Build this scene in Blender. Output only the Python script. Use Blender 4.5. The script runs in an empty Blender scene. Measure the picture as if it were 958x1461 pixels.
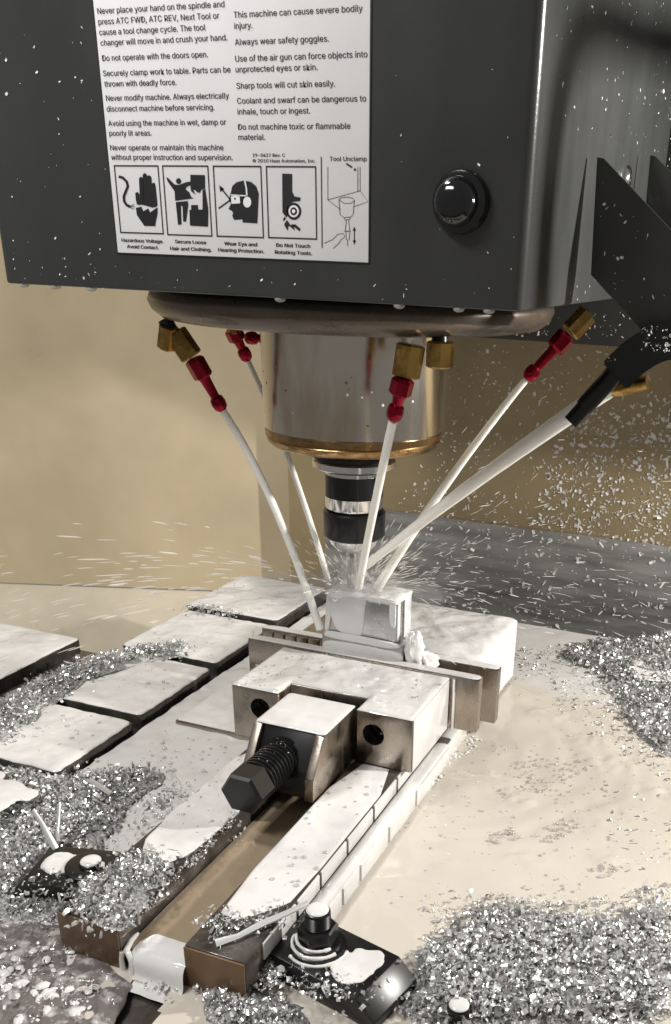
import bpy, bmesh, math, random
import numpy as np
from mathutils import Vector, Matrix

# ---------------------------------------------------------------- camera, world, lamps, exposure
scene = bpy.context.scene
C = scene.collection
# the camera's lens centre is the origin while building; at the end everything is moved so that
# the table top under the spindle is the world origin
OFFSET = Vector((0.3065, -0.670, 0.386))
F, CX, CY = 1306.45, 604.288, 993.95            # focal length and optical centre on the 958 x 1461 picture
YAW, PITCH, ROLL = 0.345, 0.446, -0.038

def cam_axes():
    cy, sy, cp, sp, cr, sr = math.cos(YAW), math.sin(YAW), math.cos(PITCH), math.sin(PITCH), math.cos(ROLL), math.sin(ROLL)
    fwd = np.array([-sy*cp, cy*cp, -sp]); right = np.array([cy, sy, 0.0]); down = np.cross(fwd, right)
    return cr*right + sr*down, -sr*right + cr*down, fwd
RIGHT, DOWN, FWD = cam_axes()
cam_d = bpy.data.cameras.new('camera'); cam = bpy.data.objects.new('camera', cam_d); C.objects.link(cam)
cam_d.sensor_fit = 'VERTICAL'; cam_d.sensor_height = 36.0; cam_d.lens = F/1461*36
cam_d.shift_x = (479-CX)/1461; cam_d.shift_y = (CY-730.5)/1461
cam_d.clip_start = 0.01; cam_d.clip_end = 50
cam_d.dof.use_dof = True; cam_d.dof.focus_distance = 0.70; cam_d.dof.aperture_fstop = 36
m = Matrix.Identity(4)
for i in range(3):
    m[i][0], m[i][1], m[i][2] = RIGHT[i], -DOWN[i], -FWD[i]
cam.matrix_world = m
scene.camera = cam

world = bpy.data.worlds.new('World'); scene.world = world; world.use_nodes = True
bg = world.node_tree.nodes['Background']
bg.inputs[0].default_value = (1.0, 0.95, 0.89, 1); bg.inputs[1].default_value = 0.20

def area(name, loc, target, size, size_y, power, color):
    d = bpy.data.lights.new(name, 'AREA'); d.shape = 'RECTANGLE'; d.size = size; d.size_y = size_y
    d.energy = power; d.color = color
    o = bpy.data.objects.new(name, d); C.objects.link(o)
    o.location = loc
    o.rotation_euler = (Vector(target)-Vector(loc)).to_track_quat('-Z', 'Y').to_euler()
    return o
area('work_light_side', (0.56, 0.84, 0.10), (-0.25, 0.68, -0.20), 0.035, 0.06, 12.0, (1.0, 0.965, 0.91))
area('work_light_front', (-0.55, -0.15, 0.60), (-0.30, 0.62, -0.30), 0.40, 0.14, 5.6, (1.0, 0.975, 0.95))
area('fill_light_top', (-0.78, 0.30, 0.92), (-0.42, 0.60, -0.38), 0.30, 0.15, 8.0, (1.0, 0.985, 0.97))  # overhead fill added to brighten the coolant and table lands, no seen lamp
scene.view_settings.view_transform = 'Standard'; scene.view_settings.look = 'None'
scene.view_settings.exposure = 0.0; scene.view_settings.gamma = 1.0
scene.view_settings.use_curve_mapping = False

# ---------------------------------------------------------------- helpers
rnd = random.Random(7); rng = np.random.default_rng(7)
def ray(px, py): return RIGHT*((px-CX)/F) + DOWN*((py-CY)/F) + FWD
def at(px, py, y):  r = ray(px, py); return r*(y/r[1])          # a picture point on the upright plane at depth y
def atz(px, py, z): r = ray(px, py); return r*(z/r[2])          # ... on the level plane at height z
def atx(px, py, x): r = ray(px, py); return r*(x/r[0])

def _h(ix, iy, s):
    n = (ix.astype(np.int64)*374761393 + iy.astype(np.int64)*668265263 + s*974634777) & 0x7fffffff
    n = ((n ^ (n >> 13))*1274126177) & 0x7fffffff
    return ((n ^ (n >> 16)) & 0xffff)/65535.0
def vnoise(x, y, s=0):
    x = np.asarray(x, float); y = np.asarray(y, float)
    ix = np.floor(x); iy = np.floor(y); fx = x-ix; fy = y-iy
    fx = fx*fx*(3-2*fx); fy = fy*fy*(3-2*fy)
    a = _h(ix, iy, s)*(1-fx)+_h(ix+1, iy, s)*fx; b = _h(ix, iy+1, s)*(1-fx)+_h(ix+1, iy+1, s)*fx
    return (a*(1-fy)+b*fy)*2-1
def fbm(x, y, sc, s=0, o=3):
    r = 0; a = 1.0
    for i in range(o):
        r = r + a*vnoise(np.asarray(x)*sc*2**i, np.asarray(y)*sc*2**i, s+i); a *= .5
    return r

def link(name, me, mat, parent=None, smooth=35):
    o = bpy.data.objects.new(name, me); C.objects.link(o)
    if mat: me.materials.append(mat)
    if smooth:
        me.shade_smooth(); me.set_sharp_from_angle(angle=math.radians(smooth))
    if parent: o.parent = parent
    return o
def tag(o, label=None, cat=None, group=None, kind=None):
    if label: o['label'] = label
    if cat: o['category'] = cat
    if group: o['group'] = group
    if kind: o['kind'] = kind
    return o
def thing(name, label, cat, group=None):
    o = bpy.data.objects.new(name, None); o.empty_display_size = .02; C.objects.link(o)
    return tag(o, label, cat, group)
def mesh(verts, faces):
    me = bpy.data.meshes.new('m'); me.from_pydata([tuple(map(float, v)) for v in verts], [], [tuple(map(int, f)) for f in faces]); me.update(); return me
def bm_obj(name, bm, mat, parent=None, smooth=35):
    bmesh.ops.recalc_face_normals(bm, faces=bm.faces)
    me = bpy.data.meshes.new('m'); bm.to_mesh(me); bm.free()
    return link(name, me, mat, parent, smooth)
def add_box(bm, lo, hi, bev=0.0, seg=2):
    r = bmesh.ops.create_cube(bm, size=1.0); vs = r['verts']
    for v in vs:
        v.co = Vector([(lo[i]+hi[i])/2 + v.co[i]*(hi[i]-lo[i]) for i in range(3)])
    if bev:
        es = list({e for v in vs for e in v.link_edges})
        bmesh.ops.bevel(bm, geom=es, offset=bev, segments=seg, profile=.5, affect='EDGES')
def box(name, lo, hi, mat, parent=None, bev=0.0006, smooth=35):
    bm = bmesh.new(); add_box(bm, lo, hi, bev); return bm_obj(name, bm, mat, parent, smooth)
def prism(name, poly, axis, a, b, mat, parent=None, bev=0.0):
    """poly: list of 2-D points in the two other axes (in x,y,z order); extruded from a to b along axis"""
    bm = bmesh.new()
    def mk(p, t):
        q = list(p); q.insert(axis, t); return bm.verts.new(q)
    A = [mk(p, a) for p in poly]; B = [mk(p, b) for p in poly]; n = len(poly)
    bm.faces.new(A); bm.faces.new(B[::-1])
    for i in range(n): bm.faces.new((A[i], B[i], B[(i+1) % n], A[(i+1) % n]))
    bmesh.ops.recalc_face_normals(bm, faces=bm.faces)
    if bev: bmesh.ops.bevel(bm, geom=bm.edges[:], offset=bev, segments=2, profile=.5, affect='EDGES')
    return bm_obj(name, bm, mat, parent)
def frame(d):
    d = Vector(d).normalized(); u = d.orthogonal().normalized(); return d, u, d.cross(u)
def lathe(name, prof, p0, d, mat, parent=None, n=40, smooth=35, twist=0.0, up=None):
    """prof: (distance along axis, radius)"""
    p0 = Vector(p0); d, u, w = frame(d)
    if up is not None:
        u = (Vector(up)-d*d.dot(Vector(up))).normalized(); w = d.cross(u)
    vs, fs = [], []
    for t, r in prof:
        for k in range(n):
            a = 2*math.pi*k/n + twist; vs.append(p0+d*t+(u*math.cos(a)+w*math.sin(a))*r)
    m_ = len(prof)
    for i in range(m_-1):
        for k in range(n): fs.append((i*n+k, i*n+(k+1) % n, (i+1)*n+(k+1) % n, (i+1)*n+k))
    fs.append(tuple(range(n))[::-1]); fs.append(tuple((m_-1)*n+k for k in range(n)))
    me = mesh(vs, fs)
    bm = bmesh.new(); bm.from_mesh(me); bmesh.ops.recalc_face_normals(bm, faces=bm.faces); bm.to_mesh(me); bm.free()
    return link(name, me, mat, parent, smooth)
def tube(name, pts, rads, mat, parent=None, n=14, jit=0.0, seed=0, flat=1.0):
    pts = [Vector(p) for p in pts]; vs, fs = [], []
    d, u, w = frame(pts[1]-pts[0])
    for i, p in enumerate(pts):
        t = (pts[min(i+1, len(pts)-1)]-pts[max(i-1, 0)]).normalized()
        u = (u-t*u.dot(t)).normalized(); w = t.cross(u)
        for k in range(n):
            a = 2*math.pi*k/n
            r = rads[i]*(1+jit*float(fbm(i*.35+seed*9, k*.9, 1, seed, 2)))
            vs.append(p+(u*math.cos(a)+w*math.sin(a)*flat)*r)
    m_ = len(pts)
    for i in range(m_-1):
        for k in range(n): fs.append((i*n+k, i*n+(k+1) % n, (i+1)*n+(k+1) % n, (i+1)*n+k))
    fs.append(tuple(range(n))[::-1]); fs.append(tuple((m_-1)*n+k for k in range(n)))
    return link(name, mesh(vs, fs), mat, parent, 50)
def bez(p0, p1, p2, n=24):
    p0, p1, p2 = map(Vector, (p0, p1, p2))
    return [(1-t)**2*p0+2*t*(1-t)*p1+t*t*p2 for t in [i/(n-1) for i in range(n)]]
def chaikin(P, it=2, keep=.22):
    P = np.array(P, float)
    for _ in range(it):
        Q = np.roll(P, -1, 0); A = P*(1-keep)+Q*keep; B = P*keep+Q*(1-keep)
        P = np.stack([A, B], 1).reshape(-1, P.shape[1])
    return P
def resample(P, n):
    P = np.vstack([P, P[:1]]); L = np.r_[0, np.cumsum(np.linalg.norm(np.diff(P, axis=0), axis=1))]
    t = np.linspace(0, L[-1], n, endpoint=False)
    return np.stack([np.interp(t, L, P[:, i]) for i in range(P.shape[1])], 1)
def dome(name, outline, z, h, mat, parent=None, rings=18, n=120, pw=5, bump=.0004, bs=90, jit=0.0, seed=1, skirt=0.0, smooth=60, it=2):
    """a lens of liquid (or a heap) over an outline on the level plane at z: rises steeply at the rim to height h"""
    P = resample(chaikin(np.array(outline)[:, :2], it) if it else np.array(outline)[:, :2], n); c = P.mean(0)
    if jit:
        dv = P-c; dn = dv/np.linalg.norm(dv, axis=1)[:, None]
        P = P+dn*(jit*fbm(P[:, 0], P[:, 1], 120, seed+5))[:, None]
    vs, fs = [], []
    rr = [1-(1-i/rings)**1.6 for i in range(rings, 0, -1)]
    if skirt: vs += [(p[0], p[1], z-skirt) for p in P]
    for r in rr:
        Q = c+(P-c)*r
        zz = z+h*(1-r**pw)**.5 + bump*fbm(Q[:, 0], Q[:, 1], bs, seed)*min(1, (1-r**4)*2)
        vs += [(q[0], q[1], w) for q, w in zip(Q, zz)]
    k = len(vs)//n
    for i in range(k-1):
        for j in range(n): fs.append((i*n+j, i*n+(j+1) % n, (i+1)*n+(j+1) % n, (i+1)*n+j))
    vs.append((c[0], c[1], z+h+bump*float(fbm(c[0], c[1], bs, seed))))
    for j in range(n): fs.append(((k-1)*n+j, (k-1)*n+(j+1) % n, len(vs)-1))
    return link(name, mesh(vs, fs), mat, parent, smooth)
def inside(P, poly):
    x, y = P[:, 0], P[:, 1]; poly = np.asarray(poly)[:, :2]; r = np.zeros(len(P), bool)
    for (x0, y0), (x1, y1) in zip(poly, np.roll(poly, -1, 0)):
        c = ((y0 > y) != (y1 > y)) & (x < (x1-x0)*(y-y0)/(y1-y0+1e-15)+x0); r ^= c
    return r
def edge_dist(P, poly):
    poly = np.asarray(poly)[:, :2]; d = np.full(len(P), 9.0); P = P[:, :2]
    for a, b in zip(poly, np.roll(poly, -1, 0)):
        ab = b-a; t = np.clip(((P-a)@ab)/(ab@ab+1e-15), 0, 1)
        d = np.minimum(d, np.linalg.norm(P-(a+t[:, None]*ab), axis=1))
    return d
def sample_poly(poly, n):
    poly = np.asarray(poly)[:, :2]; lo, hi = poly.min(0), poly.max(0); out = []
    tot = 0
    while tot < n:
        P = lo+(hi-lo)*rng.random((n*2, 2)); P = P[inside(P, poly)]; out.append(P); tot += len(P)
    return np.vstack(out)[:n]
def rot_mats(n, tilt=1.0):
    q = rng.normal(size=(n, 4)); q[:, 1:3] *= tilt; q /= np.linalg.norm(q, axis=1)[:, None]
    w, x, y, z = q.T
    return np.stack([np.stack([1-2*(y*y+z*z), 2*(x*y-z*w), 2*(x*z+y*w)], 1), np.stack([2*(x*y+z*w), 1-2*(x*x+z*z), 2*(y*z-x*w)], 1), np.stack([2*(x*z-y*w), 2*(y*z+x*w), 1-2*(x*x+y*y)], 1)], 1)
def flake_templates():
    T = []
    for curl, L, w, rows, tw in ((1.6, 1.0, .42, 4, .3), (2.6, 1.1, .36, 5, .6), (1.0, .8, .55, 3, .2), (3.6, 1.3, .30, 6, .9), (.7, 1.2, .25, 3, .5), (2.0, .6, .6, 4, .1), (5.2, 1.9, .26, 9, 1.6), (4.2, 1.5, .42, 7, 1.1), (.5, .55, .30, 3, .2)):
        vs = []
        for i in range(rows):
            s = i/(rows-1)-.5; a = curl*s; R = L/max(curl, .3)
            x = R*math.sin(a); z = R*(1-math.cos(a)); ww = w*(1-.9*abs(s)**2)/2
            t = tw*s
            vs.append((x, -ww*math.cos(t), z-ww*math.sin(t))); vs.append((x+.08*L*math.sin(i*2.1), ww*math.cos(t), z+ww*math.sin(t)))
        fs = [(2*i, 2*i+1, 2*i+3, 2*i+2) for i in range(rows-1)]
        V = np.array(vs); V -= V.mean(0); T.append((V, np.array(fs)))
    return T
FLAKES = flake_templates()
FLAT = [(v*np.array([1, 1, .18]), f) for v, f in FLAKES]
def scatter(name, P, size, mat, parent=None, tilt=1.0, normal=None, smooth=0, templates=None):
    """many small curled flakes in one mesh; P (n,3) places, size (lo,hi); normal: lay them flat on an upright face"""
    templates = templates or FLAKES
    n = len(P); V, Fc, off = [], [], 0
    which = rng.integers(0, len(templates), n); sz = size[0]*.75+(size[1]*1.2-size[0]*.75)*rng.random(n)**2.0
    R = rot_mats(n, tilt)
    if normal is not None:
        nv, u, w = frame(normal); B = np.array([list(u), list(w), list(nv)]).T; R = B @ R
    for k, (tv, tf) in enumerate(templates):
        idx = np.where(which == k)[0]
        if not len(idx): continue
        st = sz[idx][:, None]*np.stack([np.ones(len(idx)), .8+.4*rng.random(len(idx)), np.ones(len(idx))], 1)
        W = np.einsum('nij,nvj->nvi', R[idx], tv[None]*st[:, None, :])+P[idx][:, None, :]
        V.append(W.reshape(-1, 3)); nv_ = len(tv)
        Fc.append((tf[None]+(np.arange(len(idx))*nv_)[:, None, None]+off).reshape(-1, tf.shape[1])); off += len(idx)*nv_
    V = np.vstack(V); Fc = np.vstack(Fc)
    me = bpy.data.meshes.new('m'); me.vertices.add(len(V)); me.vertices.foreach_set('co', V.astype(np.float32).ravel())
    k = Fc.shape[1]
    me.loops.add(Fc.size); me.loops.foreach_set('vertex_index', Fc.astype(np.int32).ravel())
    me.polygons.add(len(Fc)); me.polygons.foreach_set('loop_start', (np.arange(len(Fc))*k).astype(np.int32))
    me.update(calc_edges=True); me.validate()
    if templates is FLAKES: smooth = 1
    o = link(name, me, mat, parent, 0)
    if smooth: me.shade_smooth()
    o['kind'] = 'stuff'
    return o
def hemi_template(nu=7, nv=3):
    vs = []; fs = []
    for j in range(nv):
        a = math.pi/2*j/nv
        for k in range(nu): vs.append((math.cos(a)*math.cos(2*math.pi*k/nu), math.cos(a)*math.sin(2*math.pi*k/nu), math.sin(a)*.7))
    for k in range(nu): vs.append((0, 0, .7))
    for j in range(nv):
        for k in range(nu): fs.append((j*nu+k, j*nu+(k+1) % nu, (j+1)*nu+(k+1) % nu, (j+1)*nu+k))
    return [(np.array(vs), np.array(fs))]
HEMI = hemi_template()

# ---------------------------------------------------------------- materials
def mat(name, col, rough=.4, metal=0.0, var=0.0, vscale=40, bump=0.0, bscale=200, spec=.5, coat=0.0, col2=None, rvar=0.0, sss=0.0, alpha=1.0, ior=1.5, stretch=None, trans=0.0, detail=4, thresh=None):
    m_ = bpy.data.materials.new(name); m_.use_nodes = True; nt = m_.node_tree; b = nt.nodes['Principled BSDF']
    b.inputs['Base Color'].default_value = (*col, 1); b.inputs['Roughness'].default_value = rough; b.inputs['Metallic'].default_value = metal
    b.inputs['Specular IOR Level'].default_value = spec; b.inputs['Coat Weight'].default_value = coat; b.inputs['Coat Roughness'].default_value = .08
    b.inputs['IOR'].default_value = ior; b.inputs['Alpha'].default_value = alpha; b.inputs['Transmission Weight'].default_value = trans
    if sss:
        b.inputs['Subsurface Weight'].default_value = sss; b.inputs['Subsurface Radius'].default_value = (.004, .0035, .003); b.inputs['Subsurface Scale'].default_value = 1.0
    tc = nt.nodes.new('ShaderNodeTexCoord'); src = tc.outputs['Object']
    if stretch:
        mp = nt.nodes.new('ShaderNodeMapping'); mp.inputs['Scale'].default_value = stretch; nt.links.new(src, mp.inputs[0]); src = mp.outputs[0]
    if var or col2 or rvar:
        nz = nt.nodes.new('ShaderNodeTexNoise'); nz.inputs['Scale'].default_value = vscale; nz.inputs['Detail'].default_value = detail; nz.inputs['Roughness'].default_value = .6
        nt.links.new(src, nz.inputs['Vector'])
        rp = nt.nodes.new('ShaderNodeValToRGB'); c2 = col2 or tuple(min(1, x*(1+var)) for x in col); c1 = col if col2 else tuple(x*(1-var) for x in col)
        lo, hi = thresh or (.32, .68)
        rp.color_ramp.elements[0].position = lo; rp.color_ramp.elements[1].position = hi
        rp.color_ramp.elements[0].color = (*c1, 1); rp.color_ramp.elements[1].color = (*c2, 1)
        nt.links.new(nz.outputs['Fac'], rp.inputs[0])
        if var or col2: nt.links.new(rp.outputs[0], b.inputs['Base Color'])
        if rvar:
            mr = nt.nodes.new('ShaderNodeMapRange'); mr.inputs['From Min'].default_value = .3; mr.inputs['From Max'].default_value = .7
            mr.inputs['To Min'].default_value = max(.02, rough-rvar); mr.inputs['To Max'].default_value = min(1, rough+rvar)
            nt.links.new(nz.outputs['Fac'], mr.inputs[0]); nt.links.new(mr.outputs[0], b.inputs['Roughness'])
    if bump:
        n2 = nt.nodes.new('ShaderNodeTexNoise'); n2.inputs['Scale'].default_value = bscale; n2.inputs['Detail'].default_value = 3
        nt.links.new(src, n2.inputs['Vector'])
        bp = nt.nodes.new('ShaderNodeBump'); bp.inputs['Strength'].default_value = bump; bp.inputs['Distance'].default_value = .002
        nt.links.new(n2.outputs['Fac'], bp.inputs['Height']); nt.links.new(bp.outputs[0], b.inputs['Normal'])
    return m_
def island_mat(name, c1, c2, rough, metal):
    m_ = mat(name, c1, rough, metal); nt = m_.node_tree; b = nt.nodes['Principled BSDF']
    g = nt.nodes.new('ShaderNodeNewGeometry'); rp = nt.nodes.new('ShaderNodeValToRGB')
    rp.color_ramp.elements[0].color = (*c1, 1); rp.color_ramp.elements[1].color = (*c2, 1)
    nt.links.new(g.outputs['Random Per Island'], rp.inputs[0]); nt.links.new(rp.outputs[0], b.inputs['Base Color'])
    return m_
M = {}
M['head'] = mat('grey_machine_paint', (.050, .052, .052), .33, 0, .16, 9, .05, 900, rvar=.10, stretch=(1, 1, .45))
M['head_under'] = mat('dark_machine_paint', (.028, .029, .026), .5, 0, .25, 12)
M['steel'] = mat('ground_spindle_steel', (.68, .63, .56), .19, 1, vscale=26, col2=(.42, .31, .20), thresh=(.54, .80), bump=.015, bscale=700, rvar=.06, stretch=(1, 1, .22))
M['rim'] = mat('brown_stained_rim', (.50, .34, .16), .25, 1, col2=(.22, .11, .04), vscale=60, rvar=.1, stretch=(1, 1, 3))
M['ring'] = mat('brown_ring_paint', (.13, .105, .085), .28, .55, .2, 25, rvar=.08)
M['chrome'] = mat('bright_tool_steel', (.80, .79, .78), .13, 1, .08, 60)
M['black'] = mat('black_oxide', (.009, .009, .010), .30, .2, .3, 50, coat=.12)
M['rubber'] = mat('black_plastic', (.006, .006, .007), .10, 0, coat=.5)
M['brass'] = mat('brass_fitting', (.52, .34, .10), .28, 1, col2=(.22, .13, .04), vscale=130, rvar=.1)
M['red'] = mat('red_anodised', (.27, .008, .022), .22, .85, .25, 80)
M['sign'] = mat('sign_white', (.88, .88, .90), .35, 0, .02, 30, rvar=.05)
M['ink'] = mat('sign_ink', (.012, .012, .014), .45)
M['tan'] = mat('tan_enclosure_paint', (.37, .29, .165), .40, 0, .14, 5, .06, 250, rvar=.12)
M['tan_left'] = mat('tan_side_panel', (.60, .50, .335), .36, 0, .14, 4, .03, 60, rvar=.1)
M['chute'] = mat('pale_chute', (.60, .54, .43), .35, 0, .12, 8, rvar=.1)
M['stainless'] = mat('scratched_stainless', (.42, .41, .40), .38, .65, .30, 10, .12, 120, rvar=.12, stretch=(1, 1, 7))
M['cool'] = mat('milky_coolant', (.63, .62, .61), .07, 0, vscale=17, col2=(.745, .735, .72), thresh=(.38, .52), bump=.12, bscale=90, spec=.8, ior=1.45)
M['bubble'] = mat('clear_bubble', (.52, .50, .47), .03, 0, ior=1.35, alpha=.45, coat=.8)
M['foam'] = mat('white_foam', (.77, .765, .755), .14, 0, .02, 60, .2, 300, ior=1.35)
M['jet'] = mat('coolant_jet', (.95, .93, .88), .12, 0, .02, 60, .10, 300, ior=1.35, sss=.7)
M['brown_fluid'] = mat('brown_channel_coolant', (.32, .25, .17), .07, 0, .12, 18, .03, 60, ior=1.35)
M['vise'] = mat('wet_vise_steel', (.42, .37, .32), .26, 1, .22, 40, .05, 300, rvar=.1, stretch=(1, 1, .4))
M['vise_reflect'] = mat('brown_reflected_on_vise', (.15, .092, .050), .38, .2, .30, 35, .08, 250, rvar=.1, stretch=(1, 1, .4))  # brown of the tan enclosure mirrored in the steel, put into the base colour
M['dark_steel'] = mat('dark_wet_steel', (.105, .092, .083), .24, .5, .4, 50, .15, 160, rvar=.1)
M['taupe'] = mat('wet_table_film', (.16, .14, .135), .07, 0, col2=(.60, .58, .565), vscale=95, bump=.3, bscale=180, thresh=(.50, .68), ior=1.4)
M['grey_alu'] = mat('cut_aluminium', (.56, .56, .57), .30, .9, .08, 60, rvar=.08)
M['chip'] = island_mat('aluminium_chip', (.42, .42, .42), (.99, .99, .98), .28, .62)
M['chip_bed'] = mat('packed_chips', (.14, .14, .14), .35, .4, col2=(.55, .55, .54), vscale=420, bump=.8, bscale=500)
M['fleck'] = island_mat('wall_fleck', (.62, .60, .56), (.95, .94, .92), .30, 0)
M['fleckw'] = island_mat('white_fleck', (.75, .75, .73), (.95, .95, .94), .3, 0)
M['drop'] = mat('clear_drop', (.7, .68, .64), .05, 0, ior=1.35, alpha=.55)
M['mist'] = mat('coolant_mist', (.92, .91, .89), .6, 0, alpha=.22)
M['sheet'] = mat('coolant_sheet', (.86, .85, .83), .25, 0, alpha=.55, ior=1.35)
def vol_mat(name, dens):
    m_ = bpy.data.materials.new(name); m_.use_nodes = True; nt = m_.node_tree; nt.nodes.remove(nt.nodes['Principled BSDF'])
    v = nt.nodes.new('ShaderNodeVolumePrincipled'); v.inputs['Color'].default_value = (.95, .94, .92, 1); v.inputs['Density'].default_value = dens
    nt.links.new(v.outputs[0], nt.nodes['Material Output'].inputs['Volume']); return m_
M['fog'] = vol_mat('coolant_fog', 13.0)
M['spray'] = mat('spray_droplet', (.95, .92, .85), .3, 0, alpha=.45)
M['hole'] = mat('deep_hole', (.02, .017, .015), .35, .5)

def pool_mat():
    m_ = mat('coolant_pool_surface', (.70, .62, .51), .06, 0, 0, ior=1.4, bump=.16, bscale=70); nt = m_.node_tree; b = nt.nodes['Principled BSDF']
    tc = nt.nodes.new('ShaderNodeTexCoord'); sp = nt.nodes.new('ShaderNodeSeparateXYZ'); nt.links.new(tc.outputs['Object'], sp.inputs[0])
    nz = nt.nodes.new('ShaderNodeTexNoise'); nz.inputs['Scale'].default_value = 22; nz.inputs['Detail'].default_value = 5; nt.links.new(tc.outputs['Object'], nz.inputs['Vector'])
    # cream over the front right of the table, turning paler towards the back and the left
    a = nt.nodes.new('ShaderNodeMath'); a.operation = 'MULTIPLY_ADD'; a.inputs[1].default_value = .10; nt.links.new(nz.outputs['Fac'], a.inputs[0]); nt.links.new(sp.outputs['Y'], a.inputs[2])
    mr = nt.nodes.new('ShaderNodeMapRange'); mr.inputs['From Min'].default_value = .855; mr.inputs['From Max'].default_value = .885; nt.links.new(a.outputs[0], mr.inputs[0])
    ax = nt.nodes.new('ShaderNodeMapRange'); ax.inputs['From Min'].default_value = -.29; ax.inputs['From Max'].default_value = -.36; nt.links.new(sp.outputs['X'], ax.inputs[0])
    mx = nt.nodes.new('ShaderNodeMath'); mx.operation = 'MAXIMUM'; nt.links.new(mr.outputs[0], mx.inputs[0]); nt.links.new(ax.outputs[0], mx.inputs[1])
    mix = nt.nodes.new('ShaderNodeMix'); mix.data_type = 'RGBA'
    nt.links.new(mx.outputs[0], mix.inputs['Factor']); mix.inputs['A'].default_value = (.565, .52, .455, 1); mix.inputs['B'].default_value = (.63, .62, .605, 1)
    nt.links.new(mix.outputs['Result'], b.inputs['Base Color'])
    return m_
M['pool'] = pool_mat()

# ---------------------------------------------------------------- setting: enclosure walls, chute, table, pool
WY = 1.12
seam = -0.304
xs = float(at(466, 780, WY)[0])
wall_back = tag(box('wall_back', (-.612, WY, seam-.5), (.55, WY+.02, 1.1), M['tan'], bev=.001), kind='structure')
lower = box('lower_panel', (xs, WY-.006, seam-.5), (.55, WY-.0005, seam), M['stainless'], wall_back, bev=.0015)
def left_wall():
    a = Vector((-.58, 1.165, 0)); d = Vector((-.94, -.338, 0)).normalized()
    p, q = a, a+d*1.3
    vs = [(p.x, p.y, -.456), (q.x, q.y, -.456), (q.x, q.y, 1.1), (p.x, p.y, 1.1)]
    nrm = Vector((-.338, .94, 0)).normalized()*.02
    vs += [(v[0]+nrm.x, v[1]+nrm.y, v[2]) for v in vs]
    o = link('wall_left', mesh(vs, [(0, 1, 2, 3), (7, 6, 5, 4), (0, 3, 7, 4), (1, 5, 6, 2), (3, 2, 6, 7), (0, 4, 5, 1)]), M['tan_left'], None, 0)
    tag(o, kind='structure')
    f = Vector((.338, -.94, 0)).normalized()
    vs = [(p.x, p.y, -.458), (q.x, q.y, -.458), (q.x+f.x*.32, q.y+f.y*.32, -.60), (p.x+f.x*.32, p.y+f.y*.32, -.60)]
    vs += [(v[0], v[1], v[2]-.01) for v in vs]
    o2 = link('chute_floor', mesh(vs, [(3, 2, 1, 0), (4, 5, 6, 7), (0, 1, 5, 4), (1, 2, 6, 5), (2, 3, 7, 6), (3, 0, 4, 7)]), M['chute'], None, 0)
    tag(o2, kind='structure')
left_wall()

table = tag(box('machine_table', (-.605, .10, -.46), (.30, .985, -.386), M['dark_steel'], bev=.001), kind='structure')
box('table_wing', (-.86, .10, -.46), (-.6055, .715, -.386), M['dark_steel'], table, bev=.001)
# the raised lands of the table left of the vise, each under its own skin of coolant
def rrect(x0, x1, y0, y1, r, k=6):
    out = []
    for cx_, cy_, a0 in ((x1-r, y0+r, -90), (x1-r, y1-r, 0), (x0+r, y1-r, 90), (x0+r, y0+r, 180)):
        out += [(cx_+r*math.cos(math.radians(a0+90*i/k)), cy_+r*math.sin(math.radians(a0+90*i/k))) for i in range(k+1)]
    return out
def land(x0, x1, y0, y1, z, th, seed, skew=0.0):
    o = prism('table_land', rrect(x0, x1, y0, y1, .004), 2, z-th, z, M['dark_steel'], table, bev=.0008)
    dome('coolant_film', rrect(x0+.0004, x1-.0004, y0+.0004, y1-.0004, .006), z+.0001, .0016, M['cool'], o, rings=34, n=170, pw=26, bump=.0010, bs=55, seed=seed, jit=.0009, it=0)
    P = np.c_[x0+(x1-x0)*(.05+.9*rng.random(34)), y0+(y1-y0)*(.05+.9*rng.random(34)), np.full(34, z+.0012)]
    scatter('bubbles', P, (.0006, .0022), M['bubble'], o, tilt=0, smooth=1, templates=HEMI)
    P = np.c_[x0+(x1-x0)*(.03+.94*rng.random(16)), y0+(y1-y0)*(.03+.94*rng.random(16)), np.full(16, z+.0020)]
    scatter('stuck_chips', P, (.0018, .0042), M['chip'], o, tilt=.5)
    return o
ZT = -.372
for x0, x1, y0, y1, sd in ((-.588, -.474, .482, .578, 3), (-.586, -.4755, .590, .703, 4), (-.592, -.478, .716, .832, 5), (-.600, -.481, .846, .972, 6)):
    land(x0, x1, y0, y1, ZT, .0155, sd)
land(-.80, -.640, .562, .712, ZT, .0155, 8)
land(-.80, -.500, .395, .462, ZT+.004, .018, 9)
# pad at the foot of the vise
pad = box('table_pad', (-.449, .602, -.386), (-.33, .690, -.3755), M['vise'], table, bev=.0015)
dome('coolant_film', resample(np.array([(-.448, .603), (-.30, .603), (-.30, .689), (-.448, .689)]), 60), -.3754, .0014, M['cool'], pad, rings=22, n=120, pw=20, bump=.0009, bs=80, seed=12, it=1)

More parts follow.
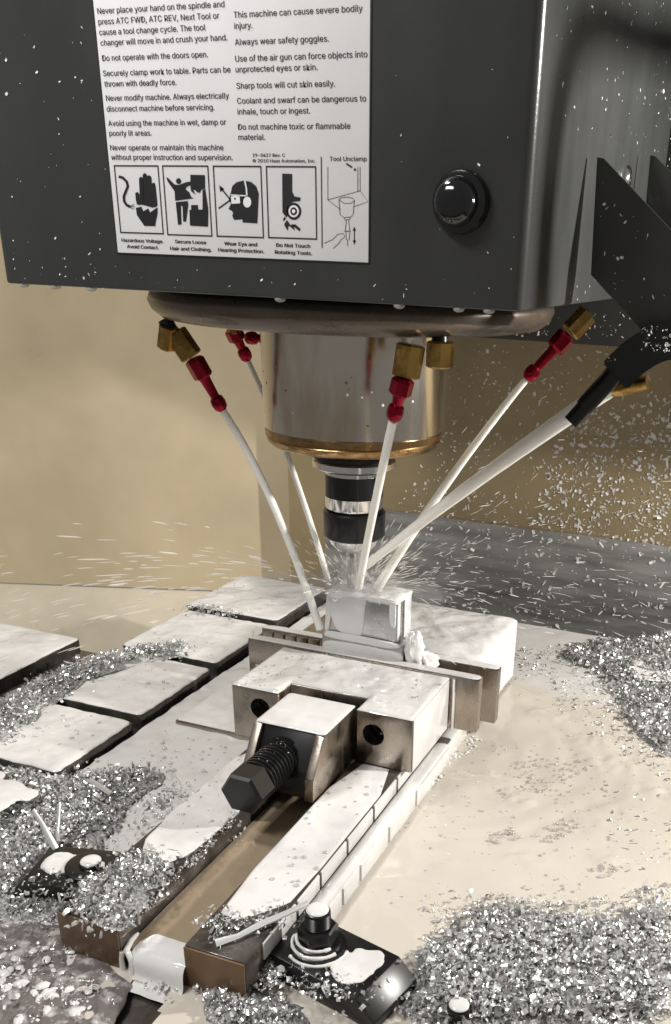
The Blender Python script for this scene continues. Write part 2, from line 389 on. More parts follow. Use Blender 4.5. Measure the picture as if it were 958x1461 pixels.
def pool():
    x0, x1, y0, y1 = -.470, .13, .24, .984; st = .0030
    X = np.arange(x0, x1, st); Y = np.arange(y0, y1, st); gx, gy = np.meshgrid(X, Y, indexing='ij')
    z = -.3800+.0009*fbm(gx, gy, 22, 21, 3)
    # ripples fanning out from the vise
    r = np.hypot(gx+.21, gy-.66); z += .0004*np.sin(r*230+3*fbm(gx, gy, 14, 4))*np.exp(-((r-.10)/.07)**2)
    # a few clumps of foam
    for cx, cy, s, h in ((-.155, .62, .022, .0022), (-.13, .60, .018, .002), (-.08, .69, .022, .002), (-.10, .725, .018, .0022), (-.05, .55, .015, .0018), (-.075, .60, .015, .0015), (-.15, .76, .02, .002), (-.06, .62, .012, .0016), (-.11, .53, .016, .0014), (-.03, .66, .02, .002), (-.16, .50, .012, .0012)):
        z += h*np.exp(-(((gx-cx)/s)**2+((gy-cy)/(s*.6))**2))*(1+.8*fbm(gx, gy, 200, 9, 2))
    z += .0011*fbm(gx, gy, 70, 33, 2)*np.clip((-.30-gx)/.04, 0, 1)
    V = np.stack([gx, gy, z], -1).reshape(-1, 3); ny = len(Y)
    i, j = np.meshgrid(np.arange(len(X)-1), np.arange(ny-1), indexing='ij'); a = (i*ny+j).ravel()
    Fq = np.stack([a, a+ny, a+ny+1, a+1], 1)
    cen = V[Fq].mean(1)
    slot = [atz(*p, -.380)[:2] for p in ((140, 1475), (178, 1402), (248, 1395), (215, 1475))]
    Fq = Fq[~inside(cen, slot)]
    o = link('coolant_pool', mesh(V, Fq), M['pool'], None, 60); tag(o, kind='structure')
    return o
pool_o = pool()
zp = -.380
def bubbles(name, poly, n, size, z, parent, mat_=None):
    P = sample_poly(poly, n); return scatter(name, np.c_[P, np.full(n, z)], size, mat_ or M['foam'], parent, tilt=0.0, smooth=1, templates=HEMI)
def pxpoly(pts, z): return [atz(*p, z)[:2] for p in pts]
bubbles('bubbles', pxpoly([(690, 1120), (740, 1085), (830, 1080), (850, 1095), (780, 1130), (720, 1140)], zp), 260, (.0005, .0016), zp+.0004, pool_o, M['bubble'])
bubbles('bubbles', pxpoly([(640, 1050), (958, 1080), (958, 1280), (700, 1290), (500, 1290)], zp), 520, (.0004, .0014), zp-.0001, pool_o, M['bubble'])
bubbles('bubbles', pxpoly([(700, 960), (830, 920), (900, 1050), (800, 1060)], zp), 260, (.0004, .0014), zp+.0001, pool_o, M['bubble'])
bubbles('bubbles', pxpoly([(760, 1190), (800, 1165), (830, 1175), (820, 1195), (780, 1205)], zp), 45, (.0006, .0020), zp+.0004, pool_o, M['bubble'])
bubbles('bubbles', pxpoly([(690, 1195), (730, 1180), (745, 1195), (705, 1205)], zp), 45, (.0006, .0020), zp+.0004, pool_o, M['bubble'])
bubbles('bubbles', pxpoly([(840, 1240), (870, 1228), (885, 1245), (855, 1255)], zp), 45, (.0006, .0020), zp+.0004, pool_o, M['bubble'])
bubbles('bubbles', pxpoly([(780, 1010), (810, 985), (825, 1010), (800, 1030)], zp), 45, (.0006, .0020), zp+.0004, pool_o, M['bubble'])
bubbles('bubbles', pxpoly([(830, 1050), (900, 1040), (910, 1060), (850, 1065)], zp), 45, (.0006, .0020), zp+.0004, pool_o, M['bubble'])
bubbles('bubbles', pxpoly([(180, 1080), (240, 1040), (330, 1060), (340, 1110), (260, 1190), (180, 1150)], zp), 120, (.0006, .0020), zp+.0001, pool_o, M['bubble'])
bubbles('bubbles', pxpoly([(470, 1290), (500, 1230), (690, 1055), (660, 1045), (440, 1280)], zp), 260, (.0005, .0016), zp+.0002, pool_o)

# ---------------------------------------------------------------- spindle head
K = 1.0355  # head, spindle and tool numbers below are already scaled about the camera by this
AXX, AXY = -.3065, .670
HX0, HX1, HY0, HZ0 = float(at(5, 405, .5064)[0]), -.1355, .5064, -.0234
head = thing('spindle_head', 'dark grey milling machine head with steel spindle nose above the vise', 'spindle head')
def housing():
    bm = bmesh.new(); add_box(bm, (HX0, HY0, HZ0), (HX1, .98, .75))
    es = [e for e in bm.edges if abs(e.verts[0].co.x-e.verts[1].co.x) < 1e-6 and abs(e.verts[0].co.y-e.verts[1].co.y) < 1e-6]
    bmesh.ops.bevel(bm, geom=es, offset=.006, segments=5, profile=.5, affect='EDGES')
    es = [e for e in bm.edges if e.verts[0].co.z < HZ0+1e-4 and e.verts[1].co.z < HZ0+1e-4]
    bmesh.ops.bevel(bm, geom=es, offset=.0015, segments=2, profile=.5, affect='EDGES')
    return bm_obj('housing', bm, M['head'], head, 40)
housing()
lathe('coolant_ring', [(0, .118), (0, .139), (.003, .1455), (.008, .1475), (.014, .145), (.0195, .138), (.0212, .128), (.0212, .07)], (AXX, AXY, HZ0-.0005), (0, 0, -1), M['ring'], head, n=96, smooth=60)
nose = lathe('spindle_nose', [(0, .060), (.0, .0696), (.050, .0696), (.0755, .0694), (.0762, .0680), (.0770, .0680)], (AXX, AXY, -.0440), (0, 0, -1), M['steel'], head, n=96)
lathe('rim_band', [(0, .060), (0, .0690), (.0050, .0686), (.0056, .0676), (.0064, .0680), (.0095, .0672), (.0118, .0650), (.0128, .0615), (.0128, .035)], (AXX, AXY, -.1206), (0, 0, -1), M['rim'], nose, n=96)
for k_ in range(26):
    a_ = rnd.uniform(-2.6, -.2); z_ = rnd.uniform(-.112, -.050); r_ = .0697
    lathe('stain_speck', [(0, .0011*rnd.uniform(.3, 1)), (.0002, .0002)], (AXX+r_*math.cos(a_), AXY+r_*math.sin(a_), z_), (math.cos(a_), math.sin(a_), 0), M['rim'] if k_ % 2 else M['fleckw'], nose, n=7)
# push button on the front
bx = at(660, 289, HY0)
button = lathe('push_button', [(-.001, .0150), (.004, .0150), (.0060, .0140), (.0066, .0118)], (bx[0], HY0, bx[2]), (0, -1, 0), M['rubber'], head, n=48)
lathe('button_cap', [(0, .0117), (.004, .0114), (.0070, .0098), (.0090, .0070), (.0098, .0035), (.0100, .0005)], (bx[0]-.0012, HY0-.0062, bx[2]), (0, -1, 0), M['rubber'], button, n=48, smooth=60)
# two gusset plates and a screw on the right side
def gusset(pts, y, name='gusset_plate'):
    P = [at(*p, y) for p in pts]
    P = [(max(p[0], HX1+.0005), p[2]) for p in P]
    return prism(name, P, 1, y, y+.003, M['head'], head, bev=.0006)
gusset([(852, 224), (862, 226), (990, 362), (1000, 452), (920, 477), (843, 392)], .633)
gusset([(928, 221), (936, 223), (1060, 350), (1060, 480), (985, 470), (918, 330)], .815)
sc = atx(892, 254, HX1)
scr = lathe('screw', [(-.001, .0085), (.0015, .0085), (.0030, .0074), (.0042, .0050), (.0042, .0030), (.0020, .0028)], sc, (1, 0, 0), M['chrome'], head, n=32)
# column face behind the head, right
cx0 = float(at(560, 487, 1.0)[0])
column = thing('machine_column', 'dark grey column face behind the head, flecked with chips', 'machine column')
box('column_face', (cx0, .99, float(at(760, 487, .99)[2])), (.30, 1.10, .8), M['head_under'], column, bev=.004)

def nozzle(elbows, nut0, nut1, tip, black=None):
    n_ = bpy.data.objects.new('coolant_nozzle', None); C.objects.link(n_); n_.parent = head; n_.empty_display_size = .01
    nut0, nut1, tip = Vector(nut0), Vector(nut1), Vector(tip); d = (tip-nut0).normalized(); L = (tip-nut0).length; ln = (nut1-nut0).length
    lathe('nut', [(-.001, .0050), (0, .0066), (.001, .0074), (ln-.0015, .0074), (ln, .0060)], nut0, d, M['red'], n_, n=6, smooth=20, twist=.3)
    lathe('tip', [(ln-.001, .0046), (ln+.002, .0040), (L-.011, .0034), (L-.0095, .0050), (L-.006, .0056), (L-.002, .0050), (L, .0032)], nut0, d, M['red'], n_, n=20, smooth=35)
    for c, dirv, half in elbows:
        lathe('elbow', [(-half[0], half[1]*.8), (-half[0]+.001, half[1]), (half[0]-.001, half[1]), (half[0], half[1]*.85)], c, dirv, M['brass'], n_, n=8, smooth=20, twist=.39 if half[1] > .0085 else 0)
    if black:
        lathe('stem', [(0, .0052), ((Vector(black[1])-Vector(black[0])).length, .0052)], black[0], Vector(black[1])-Vector(black[0]), M['black'], n_, n=12)
    return n_
A = lambda px, py, y: Vector(at(px, py, y))
# left front
nozzle([(A(240, 481, .592), A(236, 496, .592)-A(240, 462, .590), (.0085, .0070)), (A(262, 492, .598), A(274, 508, .600)-A(252, 476, .596), (.0100, .0088))],
       A(277, 513, .602), A(292, 539, .606), A(318, 585, .614), (A(235, 455, .592), A(248, 478, .594)))
# left back
nozzle([(A(334, 470, .708), (0, 0, 1), (.004, .006))], A(332, 470, .708), A(341, 486, .711), A(354, 514, .718))
# hidden one behind the nose, seen from its side
nozzle([(A(418, 484, .745), (1, 0, 0), (.005, .006))], A(412, 484, .745), A(388, 483, .740), A(350, 482, .732))
# right front
nozzle([(A(628, 506, .580), (0, 0, 1), (.0080, .0088)), (A(583, 515, .566), A(580, 532, .565)-A(586, 496, .566), (.0100, .0090))],
       A(576, 541, .563), A(571, 565, .563), A(561, 600, .565), (A(628, 482, .582), A(628, 500, .580)))
# right
nozzle([(A(826, 461, .700), A(816, 471, .698)-A(836, 450, .702), (.0090, .0082))], A(809, 479, .696), A(790, 498, .692), A(751, 541, .683), (A(838, 446, .704), A(826, 460, .700)))

# stuck flecks and hanging drops
def face_pts(poly_px, n, y): 
    P = np.array([at(*p, y) for p in poly_px])[:, [0, 2]]; S = sample_poly(P, n); return np.c_[S[:, 0], np.full(n, y-.0004), S[:, 1]]
scatter('stuck_flecks', face_pts([(0, 40), (130, 20), (165, 360), (165, 420), (5, 405)], 46, HY0), (.0007, .0023), M['fleckw'], head, tilt=.05, normal=(0, -1, 0), templates=FLAT)
scatter('stuck_flecks', face_pts([(10, 360), (520, 382), (740, 430), (740, 440), (10, 403)], 34, HY0), (.0006, .0020), M['fleckw'], head, tilt=.05, normal=(0, -1, 0), templates=FLAT)
scatter('stuck_flecks', face_pts([(530, 0), (770, 0), (740, 430), (530, 370)], 14, HY0), (.0006, .0017), M['fleckw'], head, tilt=.05, normal=(0, -1, 0), templates=FLAT)
def side_pts(poly_px, n):
    P = np.array([atx(*p, HX1) for p in poly_px])[:, [1, 2]]; S = sample_poly(P, n); return np.c_[np.full(n, HX1+.0004), S]
scatter('stuck_flecks', side_pts([(780, 0), (958, 0), (958, 250), (920, 230), (850, 220), (790, 160)], 110), (.0010, .0036), M['fleckw'], head, tilt=.05, normal=(1, 0, 0), templates=FLAT)
scatter('stuck_flecks', side_pts([(800, 380), (880, 380), (880, 428), (800, 438)], 12), (.0008, .0026), M['fleckw'], head, tilt=.05, normal=(1, 0, 0), templates=FLAT)
scatter('stuck_flecks', face_pts([(860, 250), (958, 350), (958, 455), (922, 468), (850, 380)], 26, .633), (.0009, .0028), M['fleckw'], head, tilt=.05, normal=(0, -1, 0), templates=FLAT)
scatter('stuck_flecks', face_pts([(650, 470), (750, 450), (958, 440), (958, 480), (870, 484), (650, 478)], 140, .99), (.0012, .0045), M['fleck'], column, tilt=.05, normal=(0, -1, 0), templates=FLAT)
for px in (35, 80, 131, 400, 570, 655, 698):
    p = at(px, 406+px*.0513, HY0+.004)
    lathe('drop', [(-.0008, .0030), (.0005, .0034), (.0016, .0027), (.0022, .0012), (.0023, .0002)], (p[0], HY0+.004, HZ0), (0, 0, -1), M['drop'], head, n=16, smooth=70)

# ---------------------------------------------------------------- warning sign on the head
sign = thing('warning_sign', 'white printed safety notice with four black pictograms on the machine head', 'sign')
SY = HY0-.0010
tl, tr, br, bl = at(133, 0, SY), at(527, 0, SY), at(527, 375, SY), at(168, 358, SY)
sx0, sx1, sz0 = (tl[0]+bl[0])/2, (tr[0]+br[0])/2, (bl[2]+br[2])/2-.0004
prism('panel', [(sx0, sz0), (sx1, sz0), (sx1, .26), (sx0, .26)], 1, SY, HY0-.0001, M['sign'], sign, bev=.0003)
prism('panel_edge_shade', [(sx0-.0009, sz0-.0007), (sx1+.0006, sz0-.0007), (sx1+.0006, .26), (sx0-.0009, .26)], 1, HY0-.0006, HY0-.0001, M['ink'], sign)  # black plate added behind the panel, stands in for its edge shadow
PY = SY-.00025
def cpx(p, o=(120, 0), s=958/440): return (o[0]+p[0]/s, o[1]+p[1]/s)
def spl(p, **k): q = at(*cpx(p, **k), PY); return np.array([q[0], q[2]])
try: FONT = bpy.data.fonts.load(bpy.utils.system_resource('DATAFILES', path='fonts')+'/Inter.woff2')   # Blender's own interface font
except Exception: FONT = None
def text(body, a, b, bold=0.0, hscale=None):
    """print one line from picture point a (left end of the baseline) to b (right end)"""
    pa, pb = spl(a), spl(b); wdt = pb[0]-pa[0]; zz = (pa[1]+pb[1])/2
    cu = bpy.data.curves.new('t', 'FONT'); cu.body = body; cu.size = 1; cu.resolution_u = 2; cu.offset = bold
    if FONT: cu.font = FONT; cu.offset = 0; cu.resolution_u = 3
    to = bpy.data.objects.new('t', cu); C.objects.link(to)
    dg = bpy.context.evaluated_depsgraph_get(); me = bpy.data.meshes.new_from_object(to.evaluated_get(dg))
    bpy.data.objects.remove(to); bpy.data.curves.remove(cu)
    n = len(me.vertices); co = np.empty(n*3, np.float32); me.vertices.foreach_get('co', co); co = co.reshape(-1, 3)
    sx = wdt/(co[:, 0].max()-co[:, 0].min()); sz = (hscale or .0052)
    W = np.c_[pa[0]+(co[:, 0]-co[:, 0].min())*sx, np.full(n, PY), zz+co[:, 1]*sz]
    me.vertices.foreach_set('co', W.astype(np.float32).ravel()); me.update()
    dup = int(round(bold*150)) if FONT else 0                     # thicken the strokes a little
    bm = bmesh.new(); bm.from_mesh(me)
    if dup:
        for k_ in range(dup):
            g_ = bmesh.ops.duplicate(bm, geom=bm.verts[:len(co)]+bm.edges[:]+bm.faces[:]) if k_ == 0 else None
            if g_:
                for v_ in [e for e in g_['geom'] if isinstance(e, bmesh.types.BMVert)]: v_.co.x += .00030 if bold > .01 else .00013; v_.co.y -= .00002
    bm.to_mesh(me); bm.free()
    return link('text_line', me, M['ink'], sign, 0)
for s_, a, b in (
    ('Never place your hand on the spindle and', (42, 42), (436, 23)), ('press ATC FWD, ATC REV, Next Tool or', (45, 76), (420, 58)),
    ('cause a tool change cycle. The tool', (48, 109), (377, 94)), ('changer will move in and crush your hand.', (52, 142), (445, 125)),
    ('Do not operate with the doors open.', (57, 188), (385, 179)), ('Securely clamp work to table. Parts can be', (60, 237), (455, 224)),
    ('thrown with deadly force.', (64, 270), (287, 263)), ('Never modify machine. Always electrically', (69, 313), (450, 306)),
    ('disconnect machine before servicing.', (71, 347), (405, 341)), ('Avoid using the machine in wet, damp or', (76, 391), (441, 388)),
    ('poorly lit areas.', (79, 423), (210, 420)), ('Never operate or maintain this machine', (82, 467), (433, 466)),
    ('without proper instruction and supervision.', (85, 497), (462, 497)),
    ('This machine can cause severe bodily', (465, 54), (865, 37)), ('injury.', (467, 90), (523, 87)), ('Always wear safety goggles.', (469, 140), (760, 129)),
    ('Use of the air gun can force objects into', (470, 192), (880, 177)), ('unprotected eyes or skin.', (471, 226), (725, 216)),
    ('Sharp tools will cut skin easily.', (474, 275), (780, 269)), ('Coolant and swarf can be dangerous to', (476, 323), (876, 314)),
    ('inhale, touch or ingest.', (477, 356), (702, 352)), ('Do not machine toxic or flammable', (479, 403), (827, 400)), ('material.', (480, 435), (563, 434))):
    text(s_, a, b, .004)
for s_, a, b, h in (('29-0427 Rev. C', (524, 487), (624, 487), .0030), ('\u00a9 2010 Haas Automation, Inc.', (524, 504), (719, 505), .0030), ('Tool Unclamp', (763, 500), (878, 500), .0039)):
    text(s_, a, b, .004, h)
for s_, a, b in (('Hazardous Voltage.', (117, 751), (246, 755)), ('Avoid Contact.', (134, 771), (232, 774)), ('Secure Loose', (283, 756), (379, 758)), ('Hair and Clothing.', (268, 777), (396, 781)),
                 ('Wear Eye and', (436, 762), (537, 765)), ('Hearing Protection.', (417, 782), (559, 786)), ('Do Not Touch', (597, 767), (702, 770)), ('Rotating Tools.', (593, 789), (708, 792))):
    text(s_, a, b, .018, .0036)
def ink(name, polys, parent=sign, y=None, mt=None, crop=None):
    """flat printed shape: closed polygons given as picture points"""
    y = PY if y is None else y
    k = crop or dict(o=(150, 220), s=958/390)
    vs, fs = [], []
    for poly in polys:
        fs.append(tuple(range(len(vs), len(vs)+len(poly))))
        for p in poly:
            q = spl(p, **k); vs.append((q[0], y, q[1]))
    me = mesh(vs, fs); return link(name, me, mt or M['ink'], parent, 0)
def stroke(pts, w):
    pts = [np.array(p, float) for p in pts]; L, R_ = [], []
    for i, p in enumerate(pts):
        t = pts[min(i+1, len(pts)-1)]-pts[max(i-1, 0)]; t /= np.linalg.norm(t)+1e-9; nn = np.array([-t[1], t[0]])*w/2
        L.append(p+nn); R_.append(p-nn)
    return [[L[i], L[i+1], R_[i+1], R_[i]] for i in range(len(pts)-1)]
def ell(cx, cy, rx, ry, n=28, a0=0, a1=360): return [(cx+rx*math.cos(math.radians(a0+(a1-a0)*i/n)), cy+ry*math.sin(math.radians(a0+(a1-a0)*i/n))) for i in range(n+(0 if a1-a0 == 360 else 1))]
S1 = dict(o=(120, 0), s=958/440)
for q in (((92, 513), (233, 513), (246, 728), (113, 724)), ((243, 513), (387, 514), (398, 735), (258, 731)), ((399, 514), (551, 515), (559, 740), (413, 736)), ((564, 515), (722, 516), (724, 745), (573, 740))):
    P = [spl(p) for p in q]; x0 = (P[0][0]+P[3][0])/2; x1 = (P[1][0]+P[2][0])/2; z1 = (P[0][1]+P[1][1])/2; z0 = (P[2][1]+P[3][1])/2; w = .0007
    vs = [(x0, PY, z0), (x1, PY, z0), (x1, PY, z1), (x0, PY, z1), (x0+w, PY, z0+w), (x1-w, PY, z0+w), (x1-w, PY, z1-w), (x0+w, PY, z1-w)]
    link('box_frame', mesh(vs, [(0, 1, 5, 4), (1, 2, 6, 5), (2, 3, 7, 6), (3, 0, 4, 7)]), M['ink'], sign, 0)
ink('divider_line', stroke([(737, 487), (740, 770)], 3), crop=S1)
# pictogram 1: hand with a lightning break and a frayed cable
ink('pictogram', stroke([(48, 78), (62, 82), (76, 96), (80, 112), (73, 130), (66, 148), (67, 164), (76, 178), (88, 184)], 9)
    + stroke([(86, 182), (103, 176)], 2)+stroke([(86, 184), (105, 184)], 2)+stroke([(86, 185), (102, 193)], 2)
    + [[(106, 136), (114, 132), (120, 138), (122, 166), (122, 178), (112, 176), (108, 160)], [(119, 86), (124, 79), (131, 81), (134, 88), (137, 160), (136, 178), (122, 176), (122, 150)],
       [(132, 72), (138, 66), (145, 69), (148, 76), (150, 160), (150, 182), (136, 178), (135, 150)], [(148, 78), (153, 73), (160, 76), (163, 84), (165, 165), (164, 186), (150, 182), (150, 160)],
       [(164, 104), (169, 99), (175, 102), (177, 110), (184, 178), (180, 184), (164, 187), (165, 165)],
       [(108, 188), (128, 184), (134, 200), (152, 190), (158, 204), (184, 186), (184, 208), (178, 236), (176, 252), (138, 251), (126, 234), (112, 214)]])
# pictogram 2: worker caught by a machine
ink('pictogram', [ell(258, 94, 9, 10), [(214, 80), (222, 84), (244, 106), (258, 108), (284, 98), (300, 96), (300, 108), (286, 114), (282, 122), (296, 134), (302, 150), (312, 154), (246, 163), (244, 130), (220, 96)],
    [(248, 168), (290, 164), (292, 176), (284, 236), (274, 236), (272, 182), (266, 180), (268, 246), (256, 247)],
    [(299, 72), (350, 73), (351, 118), (336, 126), (334, 134), (324, 134), (316, 126), (300, 122)], [(300, 122), (310, 126), (318, 142), (302, 130)],
    [(302, 178), (326, 178), (326, 194), (342, 194), (342, 126), (351, 120), (362, 194), (361, 254), (298, 250), (296, 196), (302, 194)]])
# pictogram 3: head with goggles and ear muffs
ink('pictogram', [[(434, 160), (440, 140), (446, 112), (462, 98), (486, 92), (512, 97), (530, 112), (539, 138), (537, 176), (534, 242), (482, 239), (482, 228), (452, 230), (446, 216), (449, 206), (444, 198), (433, 192), (442, 172)]]
    + stroke([(398, 190), (440, 160)], 5)+stroke([(440, 160), (406, 118)], 5)+[[(400, 108), (418, 122), (404, 132)]])
ink('pictogram', [[(442, 148), (472, 144), (474, 172), (444, 174)], ell(499, 168, 14, 19)]+stroke([(490, 92), (496, 120), (498, 150)], 5)+stroke([(442, 143), (500, 146)], 4), y=PY-.0001, mt=M['sign'])
ink('pictogram', [ell(456, 156, 3, 4)], y=PY-.0002)
# pictogram 4: finger cut off by a rotating tool
ink('pictogram', [[(621, 68), (656, 69), (656, 130), (664, 148), (686, 152), (684, 164), (660, 166), (646, 176), (640, 192), (642, 210), (636, 222), (622, 204)], ell(662, 200, 26, 30), [(630, 218), (634, 224), (626, 236), (624, 228)],
    [(630, 242), (638, 230), (650, 248), (660, 250), (666, 268), (644, 250), (640, 268), (628, 248)], [(652, 246), (668, 246), (686, 262), (682, 270), (664, 256), (658, 254)]])
ink('pictogram', [ell(662, 200, 18, 21)], y=PY-.0001, mt=M['sign'])
ink('pictogram', [ell(662, 200, 12, 14)], y=PY-.0002)
ink('pictogram', [ell(662, 200, 6, 7)], y=PY-.0003, mt=M['sign'])
# line drawing: releasing a tool from the spindle
g = []
for s_ in ([(781, 44), (781, 160), (826, 194)], [(894, 44), (894, 130)], [(886, 44), (886, 132)], [(781, 160), (894, 128), (922, 166), (872, 184)], [(820, 158), (824, 212), (838, 222), (862, 220), (870, 210), (874, 160)],
          [(820, 158), (830, 152), (850, 150), (868, 154), (876, 162), (862, 172), (838, 172), (820, 160)], [(838, 222), (840, 230), (858, 229), (860, 220)], [(846, 232), (842, 268), (858, 268), (854, 232)],
          [(838, 270), (862, 270)], [(844, 272), (846, 300), (856, 300), (858, 272)], [(768, 312), (796, 300), (818, 280), (836, 278), (840, 290), (828, 298), (820, 312), (800, 330)], [(850, 300), (850, 322)]): g += stroke(s_, 1.8)
ink('line_drawing', g+stroke([(874, 262), (874, 308)], 3)+[[(868, 268), (874, 254), (880, 268)], [(868, 302), (880, 302), (874, 317)], ell(876, 54, 4, 5)]+stroke([(846, 33), (866, 46)], 6))

# ---------------------------------------------------------------- tool holder and cutter
hold = thing('tool_holder', 'silver and black collet tool holder in the spindle nose', 'tool holder')
zc = lambda z: z*K
lathe('flange', [(0, .022), (0, .026), (.0105, .026), (.0105, .031), (.0120, .0329), (.0165, .0329), (.0180, .031), (.0185, .024)], (AXX, AXY, -.1335), (0, 0, -1), M['chrome'], hold, n=64)
lathe('groove_ring', [(0, .024), (0, .0315), (.0012, .0327), (.0040, .0327), (.0055, .0300), (.0055, .024)], (AXX, AXY, -.1390), (0, 0, -1), M['black'], hold, n=64)
body = lathe('body', [(0, .0232), (.030, .0232), (.032, .0225), (.032, .018)], (AXX, AXY, -.1515), (0, 0, -1), M['chrome'], hold, n=64)
lathe('label_band', [(0, .0200), (0, .02345), (.0175, .02345), (.0175, .0200)], (AXX, AXY, -.1560), (0, 0, -1), M['black'], body, n=64)
nut = lathe('collet_nut', [(0, .0215), (.0006, .0242), (.0020, .0254), (.0205, .0254), (.0225, .0240), (.0240, .0200)], (AXX, AXY, -.1845), (0, 0, -1), M['black'], hold, n=64)
lathe('nut_nose', [(0, .0215), (.005, .0190), (.010, .0140), (.0105, .009)], (AXX, AXY, -.2080), (0, 0, -1), M['chrome'], nut, n=64)
cutter = thing('end_mill', 'slim steel end mill cutting the workpiece under the tool holder', 'end mill')
lathe('shank', [(0, .0062), (.016, .0062), (.0165, .0058)], (AXX, AXY, -.2170), (0, 0, -1), M['chrome'], cutter, n=32)
def flutes():
    vs, fs = [], []; nz, na = 28, 40
    for i in range(nz):
        z = -.2335-.0185*i/(nz-1)
        for k in range(na):
            a = 2*math.pi*k/na; r = .0058*(1-.32*max(0, math.sin(3*(a-i*.10)))**2); vs.append((AXX+r*math.cos(a), AXY+r*math.sin(a), z))
    for i in range(nz-1):
        for k in range(na): fs.append((i*na+k, (i+1)*na+k, (i+1)*na+(k+1) % na, i*na+(k+1) % na))
    fs.append(tuple((nz-1)*na+k for k in range(na))); return link('flutes', mesh(vs, fs), M['chrome'], cutter, 60)
flutes()

# ---------------------------------------------------------------- workpiece
WX0, WX1, WF, WB, WZ = -.3245, -.2620, .656, .688, -.2535
work = thing('workpiece', 'square aluminium block streaked with white coolant, held in the vise jaws', 'workpiece')
box('block', (WX0, WF, -.2915), (WX1, WB, WZ), M['grey_alu'], work, bev=.001)
box('base_block', (-.3300, WF-.0005, -.340), (-.2560, WB+.008, -.2915), M['grey_alu'], work, bev=.001)
dome('coolant_film', resample(np.array([(WX0-.001, WF-.0015), (WX1+.0015, WF-.0015), (WX1+.0015, WB+.001), (WX0-.001, WB+.001)]), 60), WZ-.0002, .0022, M['foam'], work, rings=16, n=120, pw=8, bump=.0010, bs=110, seed=31, skirt=.0015, jit=.0006, it=1)
def front_film(pts, y, th, seed, name='coolant_film', mt='foam'):
    P = resample(chaikin(np.array([np.array(at(*p, y))[[0, 2]] for p in pts]), 2), 70); c = P.mean(0); vs, fs = [], []; n = 70
    for r in (1, .985, .95, .88, .75, .5, .25):
        Q = c+(P-c)*r; hh = th*(1-r**12)**.5+.0003*fbm(Q[:, 0], Q[:, 1], 150, seed)*(1-r**6)
        vs += [(q[0], y-h_, q[1]) for q, h_ in zip(Q, hh)]
    for i in range(6):
        for k in range(n): fs.append((i*n+k, (i+1)*n+k, (i+1)*n+(k+1) % n, i*n+(k+1) % n))
    vs.append((c[0], y-th, c[1]))
    for k in range(n): fs.append((6*n+k, len(vs)-1, 6*n+(k+1) % n))
    return link(name, mesh(vs, fs), M[mt], work, 60)
front_film([(467, 842), (500, 846), (524, 852), (521, 870), (520, 890), (517, 910), (498, 905), (480, 900), (473, 880), (466, 858)], WF-.0001, .0012, 41)
front_film([(521, 850), (566, 856), (566, 862), (552, 862), (523, 858)], WF-.0001, .0010, 42)
front_film([(556, 856), (566, 858), (565, 895), (561, 898), (556, 890)], WF-.0001, .0011, 43)
front_film([(462, 898), (500, 904), (540, 912), (568, 918), (574, 924), (560, 926), (520, 918), (480, 911), (460, 906)], WF-.0006, .0022, 44)
front_film([(461, 912), (500, 917), (540, 925), (575, 932), (576, 948), (545, 946), (520, 941), (490, 934), (470, 936), (460, 930)], WF-.0006, .0012, 45)
front_film([(467, 842), (472, 843), (474, 872), (470, 900), (463, 902), (466, 870)], WF-.0002, .0014, 46)
# streaks of coolant running down the right side and heaping up at the foot
for k, (y0, y1, zb) in enumerate(((.657, .6625, -.289), (.672, .687, -.290))):
    bm = bmesh.new(); add_box(bm, (WX1, y0, zb), (WX1+.0014, y1, WZ), .0006, 2); bm_obj('coolant_streak', bm, M['foam'], work, 60)
def blob(name, c, rx, ry, rz, seed, mt, parent, n=28, amp=.25, fr=90):
    vs, fs = [], []; nv = 16
    for j in range(nv+1):
        t = math.pi*j/nv
        for k in range(n):
            a = 2*math.pi*k/n; d = np.array([math.sin(t)*math.cos(a), math.sin(t)*math.sin(a), math.cos(t)])
            s = 1+amp*float(fbm(d[0]*1.3+d[2]*.8+seed, d[1]*1.3-d[2]*.6, 2.2, seed, 3))
            vs.append((c[0]+d[0]*rx*s, c[1]+d[1]*ry*s, c[2]+d[2]*rz*s))
    for j in range(nv):
        for k in range(n): fs.append((j*n+k, (j+1)*n+k, (j+1)*n+(k+1) % n, j*n+(k+1) % n))
    return link(name, mesh(vs, fs), M[mt], parent, 70)
blob('splash', at(592, 930, .664), .0085, .010, .0185, 3, 'foam', work, amp=.3)
blob('splash', at(604, 945, .672), .011, .012, .008, 6, 'foam', work, amp=.4)

# ---------------------------------------------------------------- vise
vise = thing('machine_vise', 'steel machine vise flooded with milky coolant in the middle of the table', 'vise')
ZB = -.351
# rails
def rail(x0, x1, y0, y1, notch=None):
    o = box('rail', (x0, y0, -.386), (x1, y1, ZB), M['dark_steel'], vise, bev=.0010)
    return o
rl = rail(-.3412, -.2985, .3305, .70); rr = rail(-.2565, -.2175, .3335, .70)
box('rail_end_reflection', (-.3410, .3290, -.386), (-.2987, .3304, ZB-.0006), M['vise_reflect'], rl, bev=.0005)  # thin added skin, coloured with the tan that the rail front reflects
box('rail_end_reflection', (-.2563, .3320, -.386), (-.2177, .3334, ZB-.0006), M['vise_reflect'], rr, bev=.0005)
